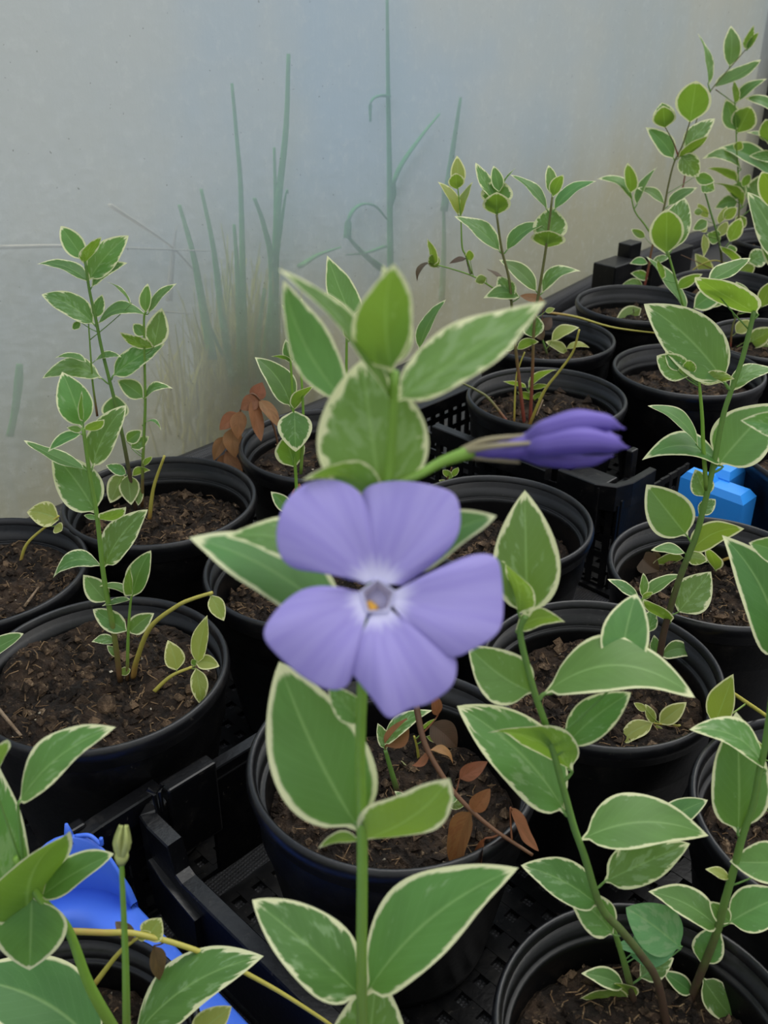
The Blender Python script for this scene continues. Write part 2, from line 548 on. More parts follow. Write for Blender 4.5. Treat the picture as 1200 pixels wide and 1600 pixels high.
def film_material():
    m, nt, out = new_mat('hazy_plastic_film')
    N = NT(nt)
    tc = N.n('ShaderNodeTexCoord')
    ob = tc.outputs['Object']
    sx = N.n('ShaderNodeSeparateXYZ'); N.link(ob, sx.inputs[0])
    big = N.noise(ob, 2.6, 4.0, 0.55)
    st = N.n('ShaderNodeMapping'); st.inputs['Scale'].default_value = (9, 9, 1.3); N.link(ob, st.inputs[0])
    streak = N.noise(st.outputs[0], 1.6, 5.0, 0.6)
    fine = N.noise(ob, 90.0, 4.0, 0.7)
    speck = N.noise(ob, 260.0, 1.0)
    c = N.mix(N.ramp(big, 0.35, 0.68), rgb(188, 206, 226), rgb(206, 212, 216))
    # algae and splashed soil: streaky brown-green stain, densest low down and along the far stretch
    low = N.math('SUBTRACT', 1.0, N.ramp(sx.outputs['Z'], 0.02, 0.30))
    far = N.ramp(sx.outputs['Y'], 0.95, 1.75)
    dirt = N.math('ADD', N.math('MULTIPLY', low, 1.0), N.math('MULTIPLY', far, 0.55))
    dirt = N.math('MULTIPLY', dirt, N.math('ADD', N.math('MULTIPLY', streak, 1.2), 0.45), clamp=True)
    c = N.mix(N.math('MULTIPLY', dirt, 0.68), c, rgb(176, 164, 116))
    c = N.mix(N.math('MULTIPLY', N.ramp(fine, 0.5, 0.75), 0.16), c, rgb(236, 240, 244))
    c = N.mix(N.math('MULTIPLY', N.ramp(speck, 0.76, 0.80), 0.5), c, rgb(90, 90, 80))
    df = N.n('ShaderNodeBsdfDiffuse'); N.link(c, df.inputs['Color'])
    tl = N.n('ShaderNodeBsdfTranslucent'); N.link(c, tl.inputs['Color'])
    rf = N.n('ShaderNodeBsdfRefraction'); N.link(c, rf.inputs['Color'])
    rf.inputs['Roughness'].default_value = 0.2; rf.inputs['IOR'].default_value = 1.06
    gl = N.n('ShaderNodeBsdfGlossy'); gl.inputs['Roughness'].default_value = 0.35
    bp = N.n('ShaderNodeBump'); bp.inputs['Strength'].default_value = 0.25; bp.inputs['Distance'].default_value = 0.01
    N.link(N.math('ADD', streak, N.math('MULTIPLY', fine, 0.25)), bp.inputs['Height'])
    N.link(bp.outputs[0], gl.inputs['Normal']); N.link(bp.outputs[0], df.inputs['Normal'])
    a = N.n('ShaderNodeMixShader'); a.inputs[0].default_value = 0.45
    N.link(df.outputs[0], a.inputs[1]); N.link(tl.outputs[0], a.inputs[2])
    b = N.n('ShaderNodeMixShader')
    N.link(N.math('SUBTRACT', 0.50, N.math('MULTIPLY', dirt, 0.12)), b.inputs[0])
    N.link(a.outputs[0], b.inputs[1]); N.link(rf.outputs[0], b.inputs[2])
    g = N.n('ShaderNodeMixShader'); g.inputs[0].default_value = 0.05
    N.link(b.outputs[0], g.inputs[1]); N.link(gl.outputs[0], g.inputs[2])
    N.link(g.outputs[0], out.inputs[0])
    return m

M_FILM = film_material()

def build_structure():
    # woven fabric floor on the pots' side of the wall
    L, R = W0 + WD * -1.3, W0 + WD * 2.2
    nrm = WN * 3.0
    o = mesh_obj('floor', [L, R, R + nrm, L + nrm], [(3, 2, 1, 0)], M_FABRIC, smooth=False)
    tag(o, kind='structure')
    dz = Vector((0, 0, -.004))
    o = mesh_obj('ground_outside', [L + WN * .02 + dz - WD * 60, R + WN * .02 + dz + WD * 60, R - WN * 80 + WD * 60 + dz, L - WN * 80 - WD * 60 + dz],
                 [(0, 1, 2, 3)], M_GROUND, smooth=False)
    tag(o, kind='structure')
    # the film: a gently billowing sheet
    V, Fc = [], []
    nu, nz = 90, 44
    for i in range(nu + 1):
        t = -1.2 + 2.74 * i / nu
        for j in range(nz + 1):
            z = 0.02 + 1.5 * j / nz
            p = W0 + WD * t + Vector((0, 0, z))
            b = mnoise.noise(Vector((t * 2.2, z * 1.6, 3.1))) * .012 + mnoise.noise(Vector((t * 6 + z * 2, z * 3.5, 7.7))) * .004
            V.append(p + WN * b * min(1, z * 6))
    for i in range(nu):
        for j in range(nz):
            a = i * (nz + 1) + j
            Fc.append((a, a + nz + 1, a + nz + 2, a + 1))
    tag(mesh_obj('wall_back', V, Fc, M_FILM), kind='structure')
    # fabric turned up along the foot of the film
    path = [W0 + WD * t + WN * (.014 + .006 * math.sin(t * 9)) + Vector((0, 0, .022 + .008 * math.sin(t * 7 + 1))) for t in [i * .08 - 1.2 for i in range(34)]]
    V, Fc, T = tube_data(path, lambda t: .011, 10, 1.3)
    tag(mesh_obj('trim_1', V, Fc, M_FABRIC), kind='structure')
    # dark upright at the end of the film
    V, Fc = [], []
    c = W0 + WD * 1.535 + Vector((0, 0, .78))
    box_data(V, Fc, c, WD * .03, WN * .03, Vector((0, 0, .78)))
    tag(mesh_obj('trim_2', V, Fc, M_POST, smooth=False), kind='structure')

build_structure()

# ------------------------------------------------------------------ pots and their soil
#      x      y     scale soil-below-rim
POTS = {
 'A': (0.004, 0.329, 1.04, .034), 'B': (-0.141, 0.396, 1.02, .012), 'C': (-0.147, 0.574, 1.02, .026),
 'D': (0.131, 0.745, 1.04, .020), 'E': (0.071, 0.550, 1.00, .034), 'F': (0.1095, 0.400, 0.985, .025),
 'G': (0.194, 0.492, 1.00, .032), 'H': (0.262, 0.806, 1.04, .022), 'I': (0.262, 0.995, 1.04, .022),
 'J': (0.151, 0.889, 1.04, .026), 'K': (-0.236, 0.490, 1.00, .014), 'L': (-0.044, 0.493, 1.00, .034),
 'M': (-0.043, 0.660, 1.02, .022), 'N': (-0.115, 0.203, 0.86, .030), 'O': (0.092, 0.212, 0.88, .030),
 'P': (0.191, 0.300, 1.00, .032), 'Q': (0.322, 0.640, 1.00, .026), 'R': (0.366, 0.895, 1.00, .026),
 'S': (0.378, 1.075, 1.00, .026), 'T': (0.510, 1.280, 1.00, .026), 'Z': (-0.032, 0.140, 0.86, .026),
 'U': (0.472, 0.960, 1.00, .026),
}

def pot_parts(key, root):
    x, y, s, sd = POTS[key]
    c = Vector((x, y, 0.004))
    top = (RIMZ - 0.004) * s
    seg = 72
    pb = [(0.0, 0.0), (.040, 0.0), (.0445, .0015), (.0455, .006), (.0565, top / s - .034), (.0578, top / s - .032), (.0586, top / s - .0125),
          (.0586, top / s - .006), (.0576, top / s - .004), (.0570, top / s - .0150), (.0566, top / s - .0156), (.0552, top / s - .0152), (.0544, top / s - .0158), (.0541, top / s - .0185), (.0535, top / s - .036),
          (.0430, .006), (0.0, .005)]
    V, Fc = lathe_data([(r * s, z * s) for r, z in pb], seg, c)
    pot = mesh_obj('pot', V, Fc, M_POT, root, loc=c)
    pr = [(.0576, -.015), (.0580, -.004), (.0588, -.0010), (.0600, .0), (.0612, -.0007), (.0620, -.0026), (.0621, -.005), (.0616, -.0074),
          (.0607, -.0085), (.0604, -.0125), (.0596, -.0133), (.0576, -.015)]
    V, Fc = lathe_data([(r * s, top + z * s) for r, z in pr], seg, c)
    mesh_obj('rim', V, Fc, M_RIM, pot, loc=c + Vector((0, 0, top)))
    soil(key, root, c + Vector((0, 0, top - sd * s)), .0546 * s)

def soil_z(key):
    x, y, s, sd = POTS[key]
    return 0.004 + (RIMZ - 0.004) * s - sd * s

def soil(key, root, c, R):
    rnd = random.Random(hash_key(key))
    off = Vector((rnd.uniform(0, 50), rnd.uniform(0, 50), rnd.uniform(0, 50)))
    near = c.y < 0.62
    nr, ns = (40, 110) if near else (16, 48)
    def hgt(p):
        q = p * 34 + off
        h = (1.9 if key == 'B' else 1.0) * mnoise.noise(q) * .0042 + mnoise.noise(q * 2.3) * .0034 + abs(mnoise.noise(q * 5.1)) * .0036 + mnoise.noise(q * 11) * .0013
        return h
    V, Fc, MI = [], [], []
    V.append(c + Vector((0, 0, hgt(Vector((0, 0, 0))))))
    for i in range(1, nr + 1):
        r = R * i / nr
        for k in range(ns):
            th = 2 * math.pi * k / ns
            p = Vector((r * math.cos(th), r * math.sin(th), 0))
            V.append(c + p + Vector((0, 0, hgt(p) * (1.0 if i < nr else .5) - (.0015 if i > nr - 2 else 0))))
    for k in range(ns):
        Fc.append((0, 1 + k, 1 + (k + 1) % ns)); MI.append(0)
    for i in range(1, nr):
        for k in range(ns):
            a = 1 + (i - 1) * ns
            b = 1 + i * ns
            Fc.append((a + k, b + k, b + (k + 1) % ns, a + (k + 1) % ns)); MI.append(0)
    # crumbs
    for _ in range(620 if near else 200):
        r = R * math.sqrt(rnd.random()) * .95
        th = rnd.uniform(0, 6.283)
        p = Vector((r * math.cos(th), r * math.sin(th), 0))
        g = (.0006 + .0032 * rnd.random() ** 3) * (1.0 if near else 1.4)
        i0 = len(V)
        q = c + p + Vector((0, 0, hgt(p) + g * .3))
        dirs = [(1, 0, 0), (-1, 0, 0), (0, 1, 0), (0, -1, 0), (0, 0, 1), (0, 0, -1)]
        for d in dirs:
            V.append(q + Vector(d) * g * rnd.uniform(.6, 1.3) + Vector((rnd.uniform(-1, 1), rnd.uniform(-1, 1), rnd.uniform(-1, 1))) * g * .35)
        mi = 3 if rnd.random() < .035 and g < .0012 else (1 if rnd.random() < .45 else 0)
        for f in ((0, 2, 4), (2, 1, 4), (1, 3, 4), (3, 0, 4), (2, 0, 5), (1, 2, 5), (3, 1, 5), (0, 3, 5)):
            Fc.append(tuple(i0 + a for a in f)); MI.append(mi)
    # fibres of peat
    for _ in range(110 if near else 30):
        r = R * math.sqrt(rnd.random()) * .9
        th = rnd.uniform(0, 6.283)
        p = Vector((r * math.cos(th), r * math.sin(th), 0))
        a = rnd.uniform(0, 6.283); ln = rnd.uniform(.002, .009)
        d = Vector((math.cos(a), math.sin(a), rnd.uniform(-.15, .35))) * ln
        q = c + p + Vector((0, 0, hgt(p) + .0006))
        bend = Vector((rnd.uniform(-1, 1), rnd.uniform(-1, 1), rnd.uniform(.2, 1))) * ln * .25
        tv, tf, _t = tube_data([q - d * .5, q + bend, q + d * .5], lambda t: .00022 + .00012 * rnd.random(), 4)
        i0 = len(V); V += tv
        for f in tf:
            Fc.append(tuple(i0 + a for a in f)); MI.append(2)
    o = mesh_obj('soil', V, Fc, [M_SOIL, M_CRUMB, M_FIBRE, M_GRIT], root, mat_index=MI, loc=c, smooth=False)
    o['kind'] = 'stuff'

def hash_key(k):
    return sum(ord(ch) * 7 for ch in k) + 3

# ------------------------------------------------------------------ trays (axes at 45 degrees to the view)
E1 = Vector((math.sqrt(.5), -math.sqrt(.5), 0))      # down to the right in the photograph
E2 = Vector((math.sqrt(.5), math.sqrt(.5), 0))       # up to the right

def tp(a, b, z=0.0):                                  # tray-axis coordinates to a point
    return E1 * a + E2 * b + Vector((0, 0, z))

def tray_base(root, a0, a1, b0, b1, mat):
    V, Fc = [], []
    step, w, z = .0125, .0034, .0022
    n = int((a1 - a0) / step); m = int((b1 - b0) / step)
    for i in range(n + 1):
        a = a0 + (a1 - a0) * i / n
        box_data(V, Fc, tp(a, (b0 + b1) / 2, z), E1 * w, E2 * ((b1 - b0) / 2), Vector((0, 0, .0012)))
    for j in range(m + 1):
        b = b0 + (b1 - b0) * j / m
        box_data(V, Fc, tp((a0 + a1) / 2, b, z + .0003), E1 * ((a1 - a0) / 2), E2 * w, Vector((0, 0, .0012)))
    mesh_obj('base', V, Fc, mat, root, smooth=False, loc=tp((a0 + a1) / 2, (b0 + b1) / 2))

def tray_wall(root, p0, p1, top, mat, lattice=True):
    """a latticed side wall standing on p0-p1"""
    V, Fc = [], []
    d = (p1 - p0); L = d.length; d.normalize()
    q = Vector((-d.y, d.x, 0)) * .0011
    n = max(2, int(L / .0115))
    for i in range(n + 1):
        c = p0 + d * (L * i / n)
        box_data(V, Fc, Vector((c.x, c.y, top / 2)), d * .0024, q, Vector((0, 0, top / 2)))
    m = 5
    for j in range(m + 1):
        z = .003 + (top - .006) * j / m
        box_data(V, Fc, Vector(((p0.x + p1.x) / 2, (p0.y + p1.y) / 2, z)), d * (L / 2), q * .9, Vector((0, 0, .0026)))
    mesh_obj('side_wall', V, Fc, mat, root, smooth=False, loc=(p0 + p1) / 2)

def rail(root, pts, w, h, mat, name='rail'):
    """a flat-topped rail along a list of points (its top edge), w wide, h deep"""
    V, Fc = [], []
    n = len(pts)
    for i, p in enumerate(pts):
        d = (pts[min(i + 1, n - 1)] - pts[max(i - 1, 0)]); d.z = 0; d.normalize()
        q = Vector((-d.y, d.x, 0)) * (w / 2)
        bv = min(.0008, w * .1)
        qq = q * (1 - .16)
        V += [p + q - Vector((0, 0, bv)), p + qq, p - qq, p - q - Vector((0, 0, bv)), p - q - Vector((0, 0, h)), p + q - Vector((0, 0, h))]
    for i in range(n - 1):
        for k in range(6):
            k2 = (k + 1) % 6
            Fc.append((i * 6 + k, i * 6 + k2, (i + 1) * 6 + k2, (i + 1) * 6 + k))
    Fc.append((5, 4, 3, 2, 1, 0)); Fc.append(tuple((n - 1) * 6 + k for k in range(6)))
    return mesh_obj(name, V, Fc, mat, root, smooth=False, loc=pts[0])

def block(root, c, a, b, z, name, mat):
    V, Fc = [], []
    box_data(V, Fc, c, E1 * a, E2 * b, Vector((0, 0, z)))
    me = mesh_obj(name, V, Fc, mat, root, smooth=False, loc=c)
    bv = me.modifiers.new('bevel', 'BEVEL'); bv.width = .0012; bv.segments = 2
    return me

def stepped_handle(root, a, b, zt):
    """the stepped corner of a tray: a raised block, lower ledges in steps, and a forked peg"""
    block(root, tp(a + .004, b + .019, zt - .022), .0042, .0135, .022, 'raised_block', M_TRAY)
    rail(root, [tp(a + .001, b + .008, zt - .006), tp(a + .001, b + .001, zt - .010), tp(a + .0035, b - .0035, zt - .0105), tp(a + .009, b - .004, zt - .011),
                tp(a + .024, b - .0035, zt - .0125), tp(a + .0275, b - .0035, zt - .028), tp(a + .032, b - .0035, zt - .030), tp(a + .075, b - .003, zt - .031), tp(a + .26, b - .003, zt - .031)],
         .0085, .045, M_TRAY, 'stepped_wall')
    rail(root, [tp(a + .010, b - .0085, zt - .030), tp(a + .022, b - .0095, zt - .034), tp(a + .045, b - .009, zt - .040)], .004, .03, M_TRAY, 'rib')
    V, Fc = [], []
    for sx in (-1, 1):
        tv, tf, _ = tube_data([tp(a + .0055, b + .0015 + sx * .0012, zt - .012), tp(a + .005, b + .0015 + sx * .0014, zt + .000), tp(a + .004 + sx * .0012, b + .0015 + sx * .0034, zt + .003)], lambda t: .0011, 5)
        i0 = len(V); V += tv; Fc += [tuple(i0 + q for q in f) for f in tf]
    mesh_obj('forked_peg', V, Fc, M_TRAY, root, smooth=False, loc=tp(a + .003, b - .002, zt - .012))

RT = RIMZ - .024                                      # top of the tray rails

def build_trays():
    t1 = empty('plant_tray', tp(-.15, .29), 'black latticed carry tray holding the front pots, its stepped corner clip beside the blue tray', 'tray')
    tray_base(t1, -.300, .02, .158, .430, M_TRAY)
    tray_wall(t1, tp(-.235, .163), tp(-.06, .163), RT - .030, M_TRAY)
    rail(t1, [tp(-.308, .190, RT - .010), tp(-.308, .352, RT - .010)], .003, .06, M_TRAY, 'side_wall')
    rail(t1, [tp(-.311, .192, RT - .004), tp(-.311, .35, RT - .004)], .007, .02, M_TRAY)
    stepped_handle(t1, -.312, .160, RT + .004)
    t2 = empty('plant_tray', tp(-.33, .69), 'black latticed tray behind the violet bud, under the pot with three bare red stems', 'tray')
    tray_base(t2, -.545, -.22, .560, .845, M_TRAY)
    tray_wall(t2, tp(-.545, .562), tp(-.33, .562), RT - .010, M_TRAY)
    tray_wall(t2, tp(-.547, .562), tp(-.547, .845), RT - .010, M_TRAY)
    tray_wall(t2, tp(-.325, .565), tp(-.325, .66), RT - .010, M_TRAY)
    rail(t2, [tp(-.50, .560, RT), tp(-.385, .560, RT)], .009, .014, M_TRAY)
    rail(t2, [tp(-.545, .556, RT - .006), tp(-.545, .70, RT - .006)], .008, .012, M_TRAY)
    block(t2, tp(-.352, .566, RT - .016), .016, .012, .020, 'corner_block', M_TRAY)
    block(t2, tp(-.333, .585, RT - .022), .010, .020, .016, 'corner_block', M_TRAY)
    rail(t2, [tp(-.372, .556, RT + .006), tp(-.340, .556, RT + .006), tp(-.328, .562, RT + .006), tp(-.324, .575, RT + .006), tp(-.324, .605, RT + .006)], .006, .02, M_TRAY, 'ledge')
    block(t2, on_z(988, 705, RT + .014) + Vector((0, 0, -.012)), .0028, .0045, .014, 'peg', M_TRAY)
    t3 = empty('plant_tray', tp(-.46, .26), 'black latticed tray under the two leafy pots at the left', 'tray')
    tray_base(t3, -.72, -.322, .06, .50, M_TRAY)
    tray_wall(t3, tp(-.321, .07), tp(-.321, .175), RT - .010, M_TRAY)
    rail(t3, [tp(-.316, .112, RT - .008), tp(-.318, .122, RT - .005), tp(-.318, .136, RT - .003), tp(-.318, .168, RT - .002)], .0085, .012, M_TRAY)
    block(t3, tp(-.322, .128, RT - .02), .003, .004, .018, 'peg', M_TRAY)
    t4 = empty('plant_tray', tp(-.45, 1.0), 'black tray corner with two stacked square blocks against the film at far right', 'tray')
    tray_base(t4, -.62, -.32, .850, 1.16, M_TRAY)
    for (u, v, z, a, b_, h) in ((962, 408, .098, .016, .024, .016), (985, 378, .112, .009, .013, .016), (1045, 392, .09, .008, .05, .02)):
        block(t4, on_z(u, v, z) + Vector((0, 0, -h)), a, b_, h, 'corner_block', M_TRAY)
    # blue tray at the lower left
    b = empty('blue_tray', tp(-.2, .02), 'bright blue plastic tray with a pointed lobe at the lower left corner', 'tray')
    zt = .066
    def arc(r, a0, b0, da, db, th0, th1, n=10):
        return [(a0 + da * r * math.cos(th0 + (th1 - th0) * i / n), b0 + db * r * math.sin(th0 + (th1 - th0) * i / n)) for i in range(n + 1)]
    def outline(g):
        # inner corner rounded; g moves the line outwards
        pts = [(-.315 - g, -.20)]
        pts += [(-.285 - (.03 + g) * math.cos(th), .100 + (.03 + g) * math.sin(th)) for th in [math.pi / 2 * i / 10 for i in range(11)]]
        pts += [(.02, .130 + g)]
        return pts
    V, Fc = [], []
    rings = [(-.024, .012), (-.022, zt - .010), (-.019, zt - .002), (-.015, zt), (.000, zt - .003), (.0015, zt - .005), (.002, .012)]
    for g, z in rings:
        for (aa, bb) in outline(g): V.append(tp(aa, bb, z))
    n = len(outline(0))
    for i in range(len(rings) - 1):
        for k in range(n - 1):
            Fc.append((i * n + k, (i + 1) * n + k, (i + 1) * n + k + 1, i * n + k + 1))
    mesh_obj('rim', V, Fc, M_BLUE, b, loc=tp(-.285, .10))
    # lobe: a curved upright shield at the corner, with a little hooked nib
    V, Fc = [], []
    m = 16
    for i in range(m + 1):
        s = i / m
        th = math.pi / 2 * (-.10 + 1.15 * s)
        a0, b0 = -.283 - .033 * math.cos(th), .098 + .033 * math.sin(th)
        h = .030 * math.sin(math.pi * min(1, max(0, s * 1.02))) ** .55 if 0 < s < 1 else 0
        for g, zz in ((0, -.004), (.0, h * .55), (-.002, h), (-.0035, h - .001), (-.0025, -.004)):
            V.append(tp(a0 + g * -math.cos(th), b0 + g * math.sin(th), zt + zz))
    for i in range(m):
        for k in range(4):
            Fc.append((i * 5 + k, (i + 1) * 5 + k, (i + 1) * 5 + k + 1, i * 5 + k + 1))
    mesh_obj('lobe', V, Fc, M_BLUE, b, loc=tp(-.28, .10, zt))
    th = math.pi / 2 * .45
    pa, pb = -.283 - .031 * math.cos(th), .098 + .031 * math.sin(th)
    V, Fc = [], []
    tv, tf, _ = tube_data([tp(pa, pb, zt + .026), tp(pa, pb, zt + .036)], [.0028, .0007], 6)
    V += tv; Fc += tf
    i0 = len(V)
    tv, tf, _ = tube_data(catmull([tp(pa + .002, pb + .002, zt + .029), tp(pa + .007, pb + .006, zt + .030), tp(pa + .012, pb + .008, zt + .027), tp(pa + .0125, pb + .0082, zt + .031)]), lambda t: .0009, 6)
    V += tv; Fc += [tuple(i0 + q for q in f) for f in tf]
    mesh_obj('hooked_nib', V, Fc, M_BLUE, b, loc=tp(pa, pb, zt))
    tray_base(b, -.27, .0, -.20, .095, M_BLUE)
    # light blue clip by the right-hand edge
    g = empty('blue_tray', Vector((.235, .585, 0)), 'small light blue angular plastic tray corner behind the right-hand shoot', 'tray')
    c = on_z(1140, 765, RIMZ - .018)
    g.location = (c.x, c.y, 0)
    def pent(cx, lx, ly, z1, z2, nm):
        V, Fc = [], []
        base = [(-1, -1), (1, -1), (1, 1), (-1, 1)]
        for z, sc in ((z1, 1.0), (z2 - .005, 1.0), (z2, .72)):
            for (x, y_) in base: V.append(cx + E2 * (x * lx * sc) + E1 * (y_ * ly * sc) + Vector((0, 0, z)))
        for i in range(2):
            for k in range(4): Fc.append((i * 4 + k, i * 4 + (k + 1) % 4, i * 4 + 4 + (k + 1) % 4, i * 4 + 4 + k))
        Fc.append((8, 9, 10, 11)); Fc.append((3, 2, 1, 0))
        mesh_obj(nm, V, Fc, M_LBLUE, g, smooth=False, loc=cx)
    cc = Vector((c.x, c.y, 0))
    pent(cc, .010, .016, .004, RIMZ - .016, 'corner_post')
    pent(cc + E2 * .020 - E1 * .012, .014, .008, .004, RIMZ - .010, 'side_wall')
    pent(cc - E2 * .002 - E1 * .022, .007, .012, .004, RIMZ - .012, 'corner_post')

build_trays()

# ------------------------------------------------------------------ potted plants
STEMS = {'g': (M_STEM, 'stem'), 'G': (M_STEMG, 'stem'), 'r': (M_STEMR, 'stem'), 'd': (M_STEMD, 'stem'),
         'y': (M_RUNNER, 'runner'), 'b': (M_STEMB, 'withered_stem')}

def potted(key, label, text='', group=None):
    x, y, s, sd = POTS[key]
    root = empty('potted_periwinkle', Vector((x, y, .004)), label, 'potted plant', group or 'potted variegated periwinkles')
    pot_parts(key, root)
    zs = soil_z(key)
    grow(root, text, zs, y)
    return root

def grow(root, text, zs, y0):
    Y, K = y0, 0.0
    cur = root
    for line in text.strip().splitlines():
        p = line.split()
        if not p or p[0].startswith('#'): continue
        if p[0] == 'Y':
            Y = float(p[1]); K = float(p[2]) if len(p) > 2 else 0.0
        elif p[0] == 'Y+':
            Y += float(p[1])
        elif p[0] == 'Ys':
            q = on_z(float(p[1]), float(p[2]), zs)
            Y = q.y; K = float(p[3]) if len(p) > 3 else 0.0
        elif p[0] == 'S':
            mat, nm = STEMS[p[1]]
            pts = [on_y(*[float(c) for c in q.split(',')], Y, K, zs) for q in p[3:]]
            cur = stem(root, pts, float(p[2]) / 1000, mat, nm)
        else:
            v = [float(c) for c in p[1:]]
            leaf(cur, (v[0], v[1]), (v[2], v[3]), v[4], p[0], v[5] if len(v) > 5 else 0.0,
                 v[6] if len(v) > 6 else None, Y, K, zs)

# ---- pot B: leafy plant at the left, in the middle distance
potted('B', 'full pot of bare crumbly soil at left, slim green shoot and yellow arching runner', '''
Ys 188 1062
S g 1.5 188,1064 178,990 162,900 152,810 140,740 130,668
t 129 668 97 581 54 .02
u 130 658 128 610 9
u 128 672 104 668 12
u 132 672 163 655 16 .1
t 127 678 75 706 16 .06
t 144 732 197 633 46 -.05
t 150 802 81 708 68 .04
t 134 734 37 688 17 -.04
u 153 811 197 792 19 .12
t 152 811 131 805 9
t 163 886 231 796 50 -.06
t 158 884 83 903 27 .2
t 166 940 130 898 36
t 180 1004 143 1003 16 .1
t 184 1027 167 1008 12
v 186 1052 204 1046 14
S g 1.0 199,1062 200,1000 203,950 206,928
t 207 932 236 860 36 -.05
u 207 930 203 884 14
t 204 930 155 916 12 .1
t 204 937 159 947 10
t 198 986 145 952 33
t 203 989 241 958 30 -.05
Ys 212 1060 -0.35
S y 1.5 208,1058 214,1030 235,980 275,948 300,936 332,926
y 330 930 350 970 26
Ys 232 1092
S y 1.2 230,1092 265,1058 300,1042
y 308 1036 324 961 28
y 306 1044 314 1102 28
y 306 1036 343 1041 24 -.1
y 276 1047 262 1000 32 .05
u 306 1040 300 1030 10
Ys -20 1110
S G 1.0 -20,1112 -44,1060 -32,1024
t -30 1024 37 990 26 .05
''')

# ---- pot C: taller plant behind it
potted('C', 'pot near the film at left, three tall slender shoots and a cut yellow stalk', '''
Ys 212 800
S d 1.5 213,802 195,700 180,630 160,550 150,500 140,455 133,408
t 132 406 95 353 34
u 131 412 158 370 18
t 139 438 201 368 42 -.04
t 143 449 199 411 20 -.08
t 138 440 57 413 20 .08
t 148 508 65 460 38 .04
t 148 497 160 460 20
t 153 506 231 494 22 -.18
t 125 503 113 515 12
t 160 592 66 591 32 .14
t 176 588 258 537 34 -.02
t 180 657 180 617 42
t 163 662 138 688 24
t 197 741 165 727 18 .05
v 192 740 172 786 32
v 200 742 205 789 32
v 207 744 235 735 12 -.1
v 218 762 216 790 14
S g 1.2 222,792 223,730 225,680 227,630 226,570 225,500 228,487
t 228 489 231 443 19
t 232 490 276 443 14 -.03
t 240 543 253 481 36
t 226 524 208 506 20
u 240 543 187 519 20 -.1
t 224 622 183 594 30 .05
t 225 624 270 607 14 -.18
t 222 664 252 673 6 -.3
t 198 690 222 672 22
t 205 700 233 682 20
v 226 728 237 713 10
S g 0.8 152,650 145,600 142,560 138,500
t 135 566 85 560 11 .08
t 148 564 190 558 10 -.08
t 204 476 166 440 5 .06
Ys 234 815
S y 1.5 233,815 240,762 257,712
''')

# ---- pot K: left edge
potted('K', 'pot cut by the left frame edge, one yellowing leaf on a curved stalk', '''
Ys 30 885
S y 1.1 30,886 42,850 75,820 92,806
y 92 812 42 800 40 .08
y 86 822 97 829 20
''')

# ---- pot L: hidden mostly behind the open flower
potted('L', 'pot behind the open violet flower at left, thin upright shoot with cupped green leaves', '''
Ys 468 872
S G 1.3 470,872 465,800 462,740 458,690 458,640 455,580 453,548
t 455 637 398 558 42 .08
u 460 640 493 602 15 -.05
t 460 642 462 706 54 0 -.5
u 461 730 446 682 48
t 457 800 423 768 24
b 462 790 468 755 20
t 453 565 440 475 18 .06
t 460 508 472 466 20
t 470 536 491 494 20 -.04
t 455 568 446 530 20
u 457 566 423 557 7
S G 1.1 470,740 474,660 470,570 468,530
t 470 540 492 500 16
''')

# ---- pot M: pot with the dead brown shoot
potted('M', 'pot near the film with a dead brown drooping shoot over its left side', '''
Ys 541 690
S G 1.6 541,692 541,600 542,505
t 556 512 511 399 48 -.03
u 540 512 507 457 24
u 546 532 569 480 22
t 585 600 612 560 24
Ys 440 720
S b 0.9 440,722 425,660 395,615 372,650 352,715
b 398 625 410 597 26
b 405 626 376 640 26 .1 -.5
b 376 642 372 686 26 .05 -.5
b 395 622 408 690 22 .05 -.5
b 405 625 436 668 20 -.05 -.5
b 374 646 343 672 24 .05 -.5
b 364 668 368 716 30 .05 -.5
b 352 682 334 720 20 .05 -.5
b 352 705 380 740 22 .05 -.5
b 350 710 341 744 16 0 -.5
Ys 592 706
S G 1.0 592,708 625,640 652,550
t 655 548 697 468 20 -.05
''')

# ---- pot D: three bare red stems
potted('D', 'pot with bare reddish stems and a tall three-shoot crown against the film', '''
Ys 822 668
S r 1.5 820,668 812,600 803,520 796,440 784,390 776,335
t 775 314 743 254 20 -.06
t 780 300 771 259 20
t 776 324 777 278 50
u 776 336 776 300 44
t 778 302 806 262 4
t 782 394 710 338 26 .04
t 792 391 857 349 20 -.1
t 802 466 778 432 30
t 812 464 755 466 23 .1
t 803 545 779 530 18
v 808 546 842 534 15 -.1
S r 1.5 828,666 832,580 835,502 844,445 853,388 863,308
t 862 304 857 258 20
u 864 308 880 273 20 -.05
t 855 328 797 273 17 .04
t 866 328 932 283 17 -.08
t 858 378 862 322 54
u 855 387 858 360 54
t 838 455 780 406 26 .05
t 847 458 908 424 22 -.2
t 835 528 830 488 34
y 852 487 867 482 9
S y 1.0 803,667 806,595 812,570 820,550
Ys 825 672 -0.2
S y 1.4 824,672 850,612 874,580 895,550 905,515
Ys 802 672 0.35
S r 1.4 802,672 766,625 745,610 721,598
Y 0.78
S G 0.8 800,470 775,453 740,432 705,420 683,414
v 760 434 742 440 16
v 735 408 733 390 14
d 728 404 702 412 9
d 676 410 652 440 9 .15
v 676 415 667 372 13
v 684 418 672 398 20
d 790 440 760 420 6
S G 0.8 737,428 728,400 722,385 720,340 715,290
y 716 292 714 243 24
v 714 296 712 270 26
y 716 336 684 284 16 .05
y 720 338 739 284 12 -.05
Ys 832 625
S G 0.9 833,640 826,610
v 826 606 871 578 12 -.08
v 830 608 858 602 9
v 822 606 786 596 8
v 832 626 808 612 12
v 834 628 846 612 10
''')

